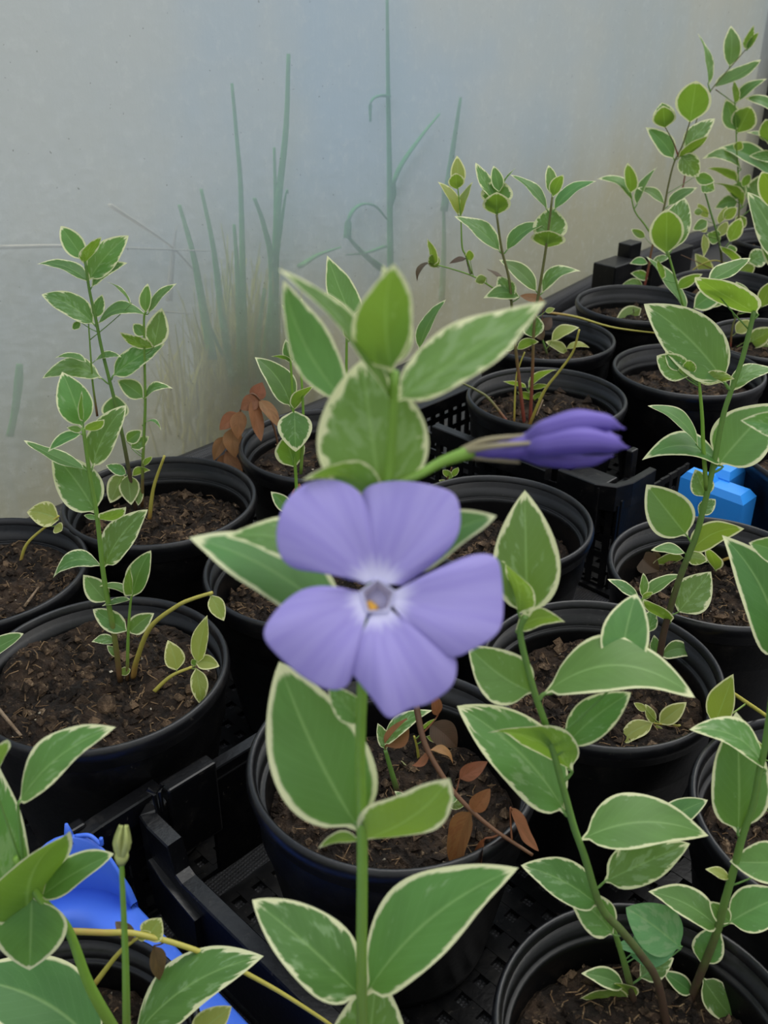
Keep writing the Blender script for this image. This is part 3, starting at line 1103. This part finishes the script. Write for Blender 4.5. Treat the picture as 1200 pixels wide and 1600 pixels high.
# ---- pot J
potted('J', 'pot between the red-stemmed pot and the film, a few curled yellow and brown leaves', '''
Ys 858 560
S d 1.3 858,562 848,532 842,512
d 846 515 862 496 20
y 862 533 905 512 18 -.1
y 887 552 852 534 14 .05
y 885 545 921 543 10 -.1
d 838 510 848 532 18
b 850 470 812 462 14
Y 0.93
S y 1.2 855,488 900,495 960,512 1040,522
''')

# ---- pot H (bare) and others with little showing
potted('H', 'pot right of the red stems, one shoot topped by a bright cupped leaf', '''
Ys 1092 556
S g 1.6 1094,556 1082,520 1066,471 1053,427 1043,392
u 1041 397 1042 327 52
t 1050 390 1070 309 46 -.04
t 1073 488 1010 401 17 .02
u 1034 436 1027 405 11
u 1058 452 1098 428 18
t 1084 482 1136 451 34 -.05
''')

potted('I', 'pot against the film at right beside square black blocks, thin reddish branching stem', '''
Ys 1002 468
S r 1.4 1002,468 1013,420 1019,387 1037,326 1044,291 1053,255 1066,228 1078,190
u 1078 192 1088 126 54
t 1053 248 1009 199 28 .04
t 1070 236 1117 185 30 -.04
u 1060 247 1108 211 14 .08
t 1064 242 1092 276 34
t 1086 276 1117 284 20
t 1044 322 1090 293 18 -.06
t 1038 319 995 294 14 .06
t 1012 411 984 412 13 .1
t 1012 436 985 427 15 .1
t 1006 452 971 446 17 .15
y 1018 468 988 473 14 .1
Y+ -.06
v 1002 482 961 508 26 .05
t 975 514 1006 531 26
Y+ .06
t 1008 371 986 358 13
t 1020 410 1048 400 12
S r 0.9 1060,245 1052,222 1039,198
u 1039 200 1036 165 36
t 1040 196 1034 160 34
S g 1.2 1038,392 1030,385 1008,352 992,330 985,300
u 985 302 981 254 22
t 987 313 933 280 13 .14
t 995 320 1027 261 12 -.05
''')

potted('S', 'far pot in the right background crowded with olive-tinted leaves and a yellow runner', '''
Ys 1128 440
S d 1.5 1130,440 1125,385 1110,330 1098,290 1088,262
t 1096 286 1117 298 22
y 1092 360 1104 350 18
y 1100 366 1099 402 12
t 1126 374 1104 366 22
y 1124 350 1136 322 12
y 1122 370 1137 346 16
v 1130 342 1152 324 18
v 1140 378 1158 340 24
t 1105 345 1082 360 18
y 1106 340 1090 318 14
v 1098 330 1084 332 12
u 1154 412 1124 384 12
t 1144 398 1140 382 18
y 1112 432 1086 396 22
S y 1.0 1068,442 1085,420 1115,407 1147,416
S b 0.7 1122,424 1095,412 1064,398
v 1150 430 1180 415 24
t 1170 410 1200 395 30
''')

potted('T', 'far pot beside the dark upright at top right, tallest plant with pointed leaves', '''
Ys 1152 355
S g 1.4 1150,372 1155,325 1153,265 1151,230 1150,200 1148,158
u 1152 208 1173 166 40
t 1150 204 1134 154 30
u 1148 161 1147 126 11
t 1150 161 1199 123 18 -.06
t 1212 172 1164 154 16 .05
u 1205 222 1196 186 30
t 1212 242 1166 207 10 .12
v 1150 236 1158 220 16
t 1158 264 1097 248 19 .18
t 1206 274 1123 231 28 .06
t 1215 247 1170 244 17
v 1152 284 1104 263 14 .06
v 1160 322 1113 287 12 .06
t 1152 316 1116 326 22 .1
t 1148 312 1160 282 26
u 1160 292 1172 272 14
t 1170 315 1160 280 8
t 1180 320 1196 270 44
v 1150 352 1166 340 22
S r 1.1 1062,320 1085,200 1107,148 1130,118 1150,95 1168,74
t 1140 104 1142 40 27
u 1167 78 1178 39 13
u 1168 78 1185 50 10
t 1116 136 1189 93 22 .08
t 1107 134 1090 52 12 .05
S g 0.8 1118,140 1135,152 1148,162
''')

potted('R', 'pot at the right edge behind the broad-leaved shoot, reddish stem and dull olive leaves', '''
Ys 1140 545
S r 1.3 1140,548 1146,505 1160,480
y 1150 520 1172 500 22
v 1165 540 1210 512 30
v 1170 530 1205 545 22
t 1222 412 1168 300 48 .03
u 1226 335 1190 268 46
t 1165 470 1150 440 22
v 1190 480 1206 440 26
v 1135 458 1108 480 20
Ys 1200 520
S y 1.0 1180,545 1215,510 1240,500
''')

potted('U', 'pot mostly outside the right frame edge, stray leaves reaching in', '''
Y 0.95
S G 1.4 1250,520 1240,420 1235,360
t 1232 424 1188 372 34
''')

# ---- pot E (under the bud) and G
e = potted('E', 'pot under the violet bud with sunken soil, a wilted scrap and two pale stones', '''
Ys 690 770
S b 0.8 690,775 700,745 706,730
v 706 748 692 734 12
v 708 745 716 730 10
y 700 758 686 750 10
''')
potted('G', 'pot right of centre with a curled brown dead leaf lying on its soil', '''
Ys 1180 900
S r 1.2 1172,922 1182,906 1200,888 1225,870
v 1118 892 1104 856 22
v 1150 880 1172 895 22
t 1148 884 1160 866 16
Ys 1144 885 -.5
S y 1.1 1120,880 1144,871 1180,872 1230,880
Ys 1005 890
d 1000 865 1030 892 36 .1 -.3
d 1030 880 1008 858 22
v 1068 872 1020 880 16
''')

# ---- pot F: tall plant right of centre
potted('F', 'pot right of centre with the broad-leaved shoot rising past the light blue tray corner', '''
Y .424
S d 1.9 1025,1048 1030,1030 1038,985 1058,915 1075,870 1090,830 1105,770 1116,720 1130,650 1142,612 1160,560 1180,480
t 1134 600 1006 475 86 .05
t 1122 726 1212 630 90 -.02
t 1140 612 1215 578 26 -.12
u 1184 492 1086 433 42 -.05
t 1106 440 1173 403 26 .03
t 1130 729 1003 719 42 .2
t 1091 698 1012 634 20 .08
t 1074 838 1010 757 72
t 1104 776 1086 733 36
t 1092 803 1118 780 24
v 1078 864 1163 826 40 -.12
t 1070 864 1017 860 18 .05
v 1072 868 1106 876 24
t 1060 956 1111 893 60
u 1048 972 1006 936 20 -.05
t 1032 1026 1088 1026 28 -.22
t 1026 1030 1022 992 19
S G 1.2 1104,765 1099,700 1097,650 1092,592
t 1076 588 1026 556 42
v 1094 598 1148 592 22 -.06
u 1078 588 1076 562 22
t 1060 580 1040 545 20
S g 1.1 1016,1030 1008,985 1004,935
t 998 934 949 905 18
t 1004 933 1005 895 14
t 1008 934 1066 898 19 -.06
t 1010 988 1021 950 26
v 1004 936 1020 925 10
v 972 1016 945 1010 9
Ys 1052 1062 -2.0
S y 1.4 1052,1062 1090,1060 1130,1075 1170,1100 1205,1124 1240,1150
Y .356
y 1116 1132 1146 1053 44 .04 0
Ys 1080 1140
S y 1.0 1086,1136 1050,1133 1022,1130
y 1020 1129 963 1167 28 .05
y 1030 1131 1073 1097 28
y 1025 1132 1033 1168 17
y 1022 1130 1008 1100 16
y 1010 1110 990 1098 12
''')

# ---- pot A: small plant and a dead runner, in front of the flower
potted('A', 'front middle pot below the flower, small seedlings and a brown dead runner with drooping leaves', '''
Ys 624 1245
S d 1.6 624,1248 610,1200 602,1172
t 600 1165 676 1110 30 -.06
b 602 1166 636 1122 36 .1
t 604 1170 590 1130 20
Ys 655 1188
S y 0.9 656,1200 652,1170 647,1150
v 666 1151 705 1169 14 -.05
v 662 1140 682 1122 8
d 672 1130 714 1168 42 -.05
y 672 1216 712 1206 30
v 632 1236 630 1190 26
t 596 1218 610 1198 14
Ys 690 1282
S G 0.7 688,1286 694,1266 700,1250
t 700 1252 690 1236 12
t 700 1250 716 1244 14
v 700 1258 728 1256 16
v 655 1295 677 1292 17
t 640 1262 616 1236 14
t 612 1254 600 1268 12
Y .255 .6
S b 1.3 650,1100 660,1150 675,1185 705,1232 735,1265 770,1295 800,1315 832,1336
b 718 1216 762 1190 26 0 0
b 738 1268 766 1232 28 0 0
b 738 1266 712 1370 36 .04 -.1
b 758 1310 737 1396 17 -.04 -.1
b 797 1262 842 1330 20 .06 -.1
b 672 1172 644 1196 13 -.2 0
b 672 1172 708 1194 12 -.2 0
b 684 1118 676 1080 18 0 0
''')

# ---- pot O: front right, two strong shoots
potted('O', 'front right pot of two strong leafy shoots crossing the lower right corner', '''
Ys 1040 1602
S d 1.6 1042,1605 1027,1533 1000,1490 970,1453 938,1415 913,1337 897,1293 879,1228 854,1137 833,1075 813,992 822,962
t 824 966 820 766 104 .0
u 810 958 783 876 32 .06
u 806 986 883 972 30 -.12
t 832 1082 731 1008 84 -.06
t 850 1084 1086 1090 90 -.17 -.2
t 968 1062 994 928 74 -.03 .8
t 884 1164 986 1082 62 -.02
t 884 1272 714 1103 104 .05
u 894 1206 762 1145 38 .08
t 908 1312 1107 1306 84 -.10
Y+ .035
t 1030 1292 1106 1250 40 -.03
Y+ -.035
t 944 1378 1078 1318 66 .02
t 936 1416 814 1352 62 .05
t 958 1460 886 1392 58 .05
Y+ .012
S d 1.5 992,1570 977,1510 962,1462 942,1418
p 1064 1482 978 1418 76 .03
p 985 1492 1062 1472 60 -.06
p 1004 1486 962 1478 22 .05
t 1000 1527 1053 1497 40 -.04
t 975 1542 908 1521 32 .05
v 990 1560 962 1536 20
v 985 1568 906 1560 22
t 1004 1572 982 1602 26
v 984 1580 954 1596 14
S d 1.8 1064,1602 1090,1533 1120,1457 1133,1407 1147,1357 1160,1307 1177,1257 1187,1203 1195,1167 1206,1090
t 1153 1302 1150 1112 88 .0
t 1197 1204 1077 1140 44 .14
y 1140 1372 1102 1358 16
t 1124 1452 1013 1393 48 .06
t 1141 1442 1108 1408 28
t 1138 1442 1232 1398 68 -.03
t 1232 1345 1140 1346 64 -.02
t 1096 1505 1122 1446 48
t 1082 1552 1036 1518 28
t 1098 1528 1154 1600 46 .04
t 1062 1582 1013 1570 28
t 1082 1566 1119 1566 24 -.05
v 1112 1600 1150 1622 40
''')

# ---- pot P: plant off the right edge
potted('P', 'pot cut by the lower right frame edge, large pale-margined leaf leaning in above it', '''
Y 0.30
S G 2.0 1235,1300 1245,1100 1238,900 1240,660
t 1216 1032 1128 836 88 .08
t 1240 876 1170 848 44 .05
t 1236 676 1157 657 40 .05
v 1180 1180 1166 1138 22
v 1196 1265 1182 1240 26
''')
potted('Q', 'pot at the right frame edge beyond the light blue tray corner')

# ---- pot N: lower left plant in front of the blue tray
n_root = potted('N', 'pot inside the blue tray at lower left, big leaves and a bare seed stalk', '''
Y 0.205
S G 2.0 186,1622 140,1540 105,1450 60,1400 25,1340
t 28 1258 181 1136 60 -.06
t 22 1420 -14 1176 108 -.02
u -12 1218 6 1158 36
u 46 1442 104 1304 86 -.06
t 62 1404 178 1334 46 -.02
u 60 1436 -24 1418 36 .12
t 50 1400 46 1516 108 0 -.4
t 162 1650 -76 1530 128 .10
t 205 1628 412 1494 92 -.06
y 300 1622 362 1572 46
Y 0.195
S G 1.35 198,1625 196,1500 192,1400 189,1340
Y 0.225
S y 1.2 60,1460 95,1455 160,1457 220,1460 320,1490 420,1540 500,1590 530,1612
y 228 1468 252 1434 40
d 208 1470 180 1440 24
d 240 1478 250 1532 26
y 214 1466 236 1456 16
S y 1.1 140,1548 185,1490 216,1464
''')

def seed_head():
    V, Fc = [], []
    y = 0.195
    base = on_y(189, 1342, y)
    tv, tf, _ = tube_data([on_y(189, 1348, y), on_y(190, 1338, y), on_y(192, 1328, y)], [.0013, .0020, .0013], 10)
    V += tv; Fc += tf
    for (dx, tx, dd) in ((-8, 187, .0012), (-5, 191, -.002), (3, 196, .002), (6, 196, -.0022), (9, 199, .001)):
        i0 = len(V)
        pts = [on_y(190, 1342, y), on_y(190 + dx, 1322, y + dd), on_y(191 + dx, 1308, y + dd), on_y(tx, 1290, y + dd * .4)]
        tv, tf, _ = tube_data(catmull(pts, 6), lambda t: .0002 + .0008 * math.sin(math.pi * min(1, .35 + .62 * t)), 6)
        V += tv; Fc += [tuple(i0 + q for q in f) for f in tf]
    st = [c for c in n_root.children if c.name.startswith('stem')][-1]
    mesh_obj('seed_head', V, Fc, M_SEED, st, loc=base)

seed_head()

# ---- the foreground plant: its pot stands just below the picture
hero = potted('Z', 'nearest plant, centre, carrying the open violet five-petalled flower and a furled bud', '''
Y 0.166
S G 1.65 566,1660 565,1500 566,1330 563,1150 575,960 592,850 610,720 616,580
u 613 584 615 412 90 -.02
t 604 580 598 414 60 .03
t 616 628 853 471 88 .03
t 614 636 434 420 34 .04 -.2
t 596 790 565 562 172 .0
u 598 792 472 750 46 .16
t 600 905 776 806 78 -.05
t 572 902 352 838 76 .05
t 540 985 296 840 100 .05
t 562 1298 436 1034 152 -.03
u 568 1312 702 1216 84 .10
u 562 1314 497 1326 17 .1
t 566 1560 394 1406 104 .0
t 570 1556 810 1356 124 -.06
t 568 1700 590 1515 124 .0
t 564 1130 514 1072 44
Y 0.185
t 540 628 443 438 64 -.10 .1
''')

def flower():
    DZ = 0.180
    c0 = at_depth(590, 937, DZ)
    view = (CAM - c0).normalized()
    n = (view + Vector((0.02, 0, 0.20))).normalized()
    right = Vector((0, 0, 1)).cross(n).normalized()
    upv = n.cross(right).normalized()
    def on(u, v, h=0.0):
        d = ray(u, v)
        t = ((c0 - CAM).dot(n)) / d.dot(n)
        return CAM + d * t + n * h
    fl = bpy.data.objects.new('flower', None)
    fl.empty_display_size = .01
    COL.objects.link(fl); fl.parent = hero; fl.location = c0 - world_origin(hero)
    petals = [
        # outline from the left end of the foot to the right end; foot ends
        ([(548, 905), (510, 893), (462, 888), (438, 868), (433, 830), (448, 785), (482, 756), (520, 752), (556, 768), (574, 800), (583, 850)], (572, 912), (588, 908), .0014),
        ([(580, 868), (566, 820), (563, 780), (578, 758), (625, 752), (680, 760), (712, 775), (719, 815), (708, 850), (672, 885), (628, 916)], (586, 908), (606, 914), .0006),
        ([(640, 925), (672, 908), (705, 882), (745, 868), (774, 874), (783, 905), (785, 965), (772, 995), (735, 1018), (704, 1028), (672, 1010), (636, 982)], (612, 926), (612, 946), .0016),
        ([(632, 985), (668, 1002), (702, 1024), (713, 1038), (706, 1072), (672, 1098), (640, 1108), (608, 1123), (582, 1092), (556, 1060), (546, 1045), (556, 1010)], (606, 950), (580, 962), .0010),
        ([(560, 985), (552, 1020), (545, 1068), (518, 1079), (482, 1064), (446, 1036), (414, 998), (428, 962), (462, 930), (498, 920), (545, 926)], (574, 958), (568, 926), .0018),
    ]
    for k, (outl, fa, fb, lift) in enumerate(petals):
        P = catmull([Vector((a, b, 0)) for a, b in outl], 5)
        m = len(P) - 1
        rings = 14
        V, T, A, Fc = [], [], [], []
        for j, q in enumerate(P):
            u = j / m
            f = Vector((fa[0], fa[1], 0)).lerp(Vector((fb[0], fb[1], 0)), u)
            for i in range(rings + 1):
                s = i / rings
                x = f.lerp(q, s)
                h = .0006 + lift * s + .0022 * math.sin(math.pi * min(1, s * .9)) * (1 - abs(2 * u - 1) ** 2) - .0016 * s ** 3 + (u - .5) * .0022 * s
                h += .00035 * math.sin(u * 17 + k) * s
                V.append(on(x.x, x.y, h)); T.append(s); A.append(2 * u - 1)
        for j in range(m):
            for i in range(rings):
                a = j * (rings + 1) + i
                Fc.append((a, a + 1, a + rings + 2, a + rings + 1))
        o = mesh_obj('petal', V, Fc, M_PETAL, fl, {'lt': T, 'lv': A}, loc=on(fa[0], fa[1]))
        sol = o.modifiers.new('thick', 'SOLIDIFY'); sol.thickness = .00025; sol.offset = -1
        sub = o.modifiers.new('smooth', 'SUBSURF'); sub.levels = 1; sub.render_levels = 1
    # five-sided pale throat
    cx, cy = 590, 935
    V, Fc = [], []
    prof = [(31, .0004), (30, .0016), (28, .0019), (26, .0012), (19, -.0018), (10, -.0045)]
    ang0 = math.radians(-90)
    seg = 40
    for r, h in prof:
        for k in range(seg):
            th = 2 * math.pi * k / seg
            # pentagon radius
            q = ((th - ang0) % (2 * math.pi / 5)) - math.pi / 5
            pr = r * (math.cos(math.pi / 5) / math.cos(q)) * .98
            V.append(on(cx + pr * math.cos(th), cy + pr * math.sin(th), h))
    for i in range(len(prof) - 1):
        for k in range(seg):
            Fc.append((i * seg + k, i * seg + (k + 1) % seg, (i + 1) * seg + (k + 1) % seg, (i + 1) * seg + k))
    Fc.append(tuple((len(prof) - 1) * seg + k for k in range(seg)))
    mi = [0] * (3 * seg) + [1] * (2 * seg + 1)
    mesh_obj('throat', V, Fc, [M_THROAT, M_TUBE], fl, mat_index=mi, loc=on(cx, cy))
    # stamens
    V, Fc = [], []
    for (u, v) in ((578, 944), (584, 949), (580, 951)):
        i0 = len(V)
        tv, tf, _ = tube_data([on(u, v, -.004), on(u, v, -.0012), on(u, v, .0006)], [.0006, .0009, .0003], 8)
        V += tv; Fc += [tuple(i0 + q for q in f) for f in tf]
    mesh_obj('stamen', V, Fc, M_STAMEN, fl, loc=on(580, 948))
    # tube, calyx and stalk behind
    b0 = on(cx, cy, -.002)
    b1 = b0 - n * .012 + Vector((0, 0, -.001))
    b2 = b0 - n * .020 + Vector((0, 0, -.004))
    V, Fc, T = tube_data(catmull([b0, b1, b2], 5), lambda t: .0030 - .0018 * t, 12)
    mesh_obj('flower_tube', V, Fc, M_PETAL, fl, {'lt': [0.1 + .2 * t for t in T], 'lv': [0.0] * len(T)}, loc=b0)
    st = on_y(592, 850, .166)
    V, Fc, T = tube_data(catmull([b2, (b2 + st) / 2 + Vector((0, .006, .004)), st], 6), lambda t: .0009, 8)
    mesh_obj('flower_stalk', V, Fc, M_STEMG, fl, {'lt': T}, loc=b2)

flower()

def flower_bud():
    y = .172
    bd = bpy.data.objects.new('flower_bud', None)
    bd.empty_display_size = .01
    COL.objects.link(bd); bd.parent = hero
    c0 = on_y(735, 705, y)
    bd.location = c0 - world_origin(hero)
    def lobe(pts, rads, dys, name='petal', mat=M_BUD, sides=14, squash=.8):
        P = [on_y(u, v, y + d) for (u, v), d in zip(pts, dys)]
        sc = view_depth(P[0]) / F
        path = catmull(P, 6)
        n = len(path) - 1
        def rr(t):
            x = t * (len(rads) - 1); i = min(int(x), len(rads) - 2); f = x - i
            f = f * f * (3 - 2 * f)
            return (rads[i] * (1 - f) + rads[i + 1] * f) * sc
        V, Fc, T = tube_data(path, rr, sides, squash)
        mesh_obj(name, V, Fc, mat, bd, {'lt': [.75 + .2 * t for t in T], 'lv': [0.3 * math.sin(k * 6.28 / sides) for k in range(len(T))]}, loc=P[0])
    z5 = [0, 0, 0, 0, 0]
    lobe([(738, 705), (775, 704), (815, 698), (850, 692), (880, 688)], [10, 15, 23, 30, 24], z5)
    lobe([(815, 690), (860, 672), (905, 660), (945, 661), (976, 670)], [10, 24, 26, 19, 2], [.0, -.001, -.001, .0, .001])
    lobe([(812, 702), (855, 695), (905, 688), (945, 692), (982, 700)], [10, 24, 28, 21, 2], [-.001, -.003, -.004, -.003, -.001])
    lobe([(815, 712), (850, 716), (890, 720), (925, 720), (958, 712)], [8, 16, 16, 11, 2], [0, .002, .002, .002, .001])
    lobe([(818, 700), (860, 690), (900, 676), (940, 678), (970, 684)], [10, 22, 24, 16, 2], [.002, .004, .005, .004, .003])
    # sepals of the calyx
    for (a, b, c, d) in (((722, 704), (760, 688), (826, 680), .0), ((722, 706), (770, 697), (834, 692), -.003), ((722, 710), (762, 716), (812, 722), .0), ((720, 706), (770, 708), (805, 706), .003)):
        P = catmull([on_y(*a, y), on_y(*b, y + d), on_y(*c, y + d)], 6)
        V, Fc, T = tube_data(P, lambda t: .0006 * (1 - .75 * t) + .0002, 6)
        mesh_obj('sepal', V, Fc, M_PINKSEPAL, bd, loc=P[0])
    P = catmull([on_y(612, 760, .166), on_y(650, 744, .167), on_y(690, 722, .170), on_y(738, 705, y)], 6)
    V, Fc, T = tube_data(P, lambda t: .0008 + .0006 * t * t, 8)
    mesh_obj('bud_stalk', V, Fc, M_STEMG, bd, {'lt': T}, loc=P[0])

flower_bud()

# ------------------------------------------------------------------ loose things on the soil
def pebble(u, v, key, r, label, name='pale_stone', cat='stone'):
    c = on_z(u, v, soil_z(key) + r * .6)
    rnd = random.Random(u)
    V, Fc = [], []
    prof = [(0.001, -1), (.6, -.8), (.95, -.3), (1, .1), (.8, .6), (.45, .9), (.001, 1)]
    for rr, z in prof:
        for k in range(10):
            th = k * .6283
            V.append(c + Vector((rr * math.cos(th) * r * .85, rr * math.sin(th) * r, z * r * 1.1)) * 1.0 + Vector((rnd.uniform(-1, 1), rnd.uniform(-1, 1), rnd.uniform(-1, 1))) * r * .12)
    for i in range(6):
        for k in range(10):
            Fc.append((i * 10 + k, i * 10 + (k + 1) % 10, (i + 1) * 10 + (k + 1) % 10, (i + 1) * 10 + k))
    tag(mesh_obj(name, V, Fc, M_GRIT if name == 'pale_stone' else M_CRUMB, loc=c), label, cat)

pebble(880, 787, 'E', .0026, 'small cream stone on the soil under the violet bud')
pebble(876, 817, 'E', .0030, 'grey-brown lump below the cream stone under the violet bud', 'soil_lump', 'lump')
pebble(166, 1103, 'B', .0055, 'tan crumbly lump on the soil in front of the left shoot', 'soil_lump', 'lump')

def twig(a, b, key, r, label):
    z = soil_z(key) + .004
    P = [on_z(*a, z), on_z((a[0] + b[0]) / 2, (a[1] + b[1]) / 2, z + .002), on_z(*b, z)]
    V, Fc, T = tube_data(catmull(P, 5), lambda t: r * (1 - .3 * t), 7)
    tag(mesh_obj('twig', V, Fc, M_TWIG, loc=P[0]), label, 'twig')

twig((-6, 1104), (33, 1150), 'B', .0011, 'dry grey twig on the soil at the left edge pot')
twig((38, 948), (60, 918), 'K', .0009, 'short dark twig on the soil of the pot at the left edge')
twig((848, 625), (838, 650), 'D', .0008, 'pale bit of twig beside the bare reddish stems')

# ------------------------------------------------------------------ grass outside, pressed against the film
def blades(parent_name, label, items, mat, r=.0022):
    V, Fc = [], []
    for back, rad, pts in items:
        P = catmull([wall_at(u, v, back) for u, v in pts], 6)
        tv, tf, _ = tube_data(P, lambda t: rad * r * 1.45 * (1 - .65 * t), 6, .45)
        i0 = len(V); V += tv; Fc += [tuple(i0 + q for q in f) for f in tf]
    o = mesh_obj(parent_name, V, Fc, mat, loc=wall_at(*items[0][2][0], items[0][0]))
    tag(o, label, 'grass')

blades('grass_clump', 'clump of faint tall green grass blades behind the film, left of the central leaves', [
    (.014, 1.5, [(380, 640), (378, 480), (374, 300), (368, 220), (360, 130)]),
    (.010, 1.8, [(430, 640), (428, 460), (432, 330), (445, 200), (449, 84)]),
    (.014, 1.3, [(420, 600), (425, 480), (428, 330), (426, 230)]),
    (.010, 2.2, [(425, 560), (424, 420), (410, 350), (396, 310)]),
    (.014, 1.8, [(360, 600), (342, 470), (330, 380), (312, 295)]),
    (.014, 2.0, [(330, 560), (308, 440), (298, 390), (278, 320)]),
    (.010, 1.6, [(376, 600), (370, 440), (364, 350)]),
    (.014, 1.2, [(400, 640), (440, 330), (448, 300)]),
    (.014, 1.4, [(410, 640), (350, 560), (310, 470)]),
    (.010, 1.6, [(420, 640), (400, 560), (412, 450)]),
], M_GRASS)
blades('grass_stalk', 'single tall thin grass stalk behind the film above the bright top leaf', [
    (.012, 1.5, [(610, 480), (608, 380), (607, 260), (605, 150), (603, -10)]),
    (.012, 1.2, [(606, 150), (590, 150), (578, 160), (577, 190)]),
    (.012, 1.8, [(608, 320), (620, 268), (655, 215), (685, 178)]),
], M_GRASS)
blades('bent_grass', 'looped and bent grass blades behind the film beside the tall thin stalk', [
    (.010, 1.4, [(541, 372), (545, 338), (562, 320), (585, 322), (603, 342)]),
    (.014, 2.2, [(595, 420), (565, 395), (540, 368)]),
    (.014, 1.6, [(466, 416), (495, 398), (530, 386)]),
    (.010, 1.2, [(600, 385), (570, 395), (540, 398)]),
    (.012, 1.5, [(692, 330), (705, 240), (718, 152)]),
    (.014, 1.4, [(688, 470), (692, 380), (690, 290)]),
], M_GRASS)
blades('grass_tuft', 'lone faint grass blade behind the film at the far left', [
    (.016, 2.2, [(14, 680), (22, 640), (27, 600), (29, 568)])], M_GRASS)
blades('dry_straw', 'pale dry straws lying across behind the film above the left plant', [
    (.008, 1.2, [(-5, 386), (100, 384), (220, 388), (330, 392)]),
    (.010, 1.0, [(262, 470), (268, 400), (274, 352)]),
    (.010, 1.0, [(170, 320), (260, 380), (300, 420)]),
    (.01, 1.0, [(180, 480), (250, 486), (300, 490)]),
], M_STRAW)
def low_growth():
    rnd = random.Random(11)
    V, Fc = [], []
    for _ in range(420):
        u = rnd.gauss(372, 52); v = rnd.uniform(600, 720)
        back = rnd.uniform(.010, .12)
        h = rnd.uniform(60, 260) * (1 - .3 * abs(u - 372) / 80)
        lean = rnd.gauss(0, 28)
        P = [wall_at(u, v, back), wall_at(u + lean * .4, v - h * .5, back), wall_at(u + lean, v - h, back + rnd.uniform(-.01, .02))]
        tv, tf, _ = tube_data(catmull(P, 4), lambda t: .0024 * (1 - .8 * t), 4, .5)
        i0 = len(V); V += tv; Fc += [tuple(i0 + q for q in f) for f in tf]
    tag(mesh_obj('low_grass', V, Fc, M_DGRASS, loc=wall_at(372, 660, .05)), 'dull low grass thicket behind the film beside the dead brown shoot', 'grass', kind='stuff')
low_growth()
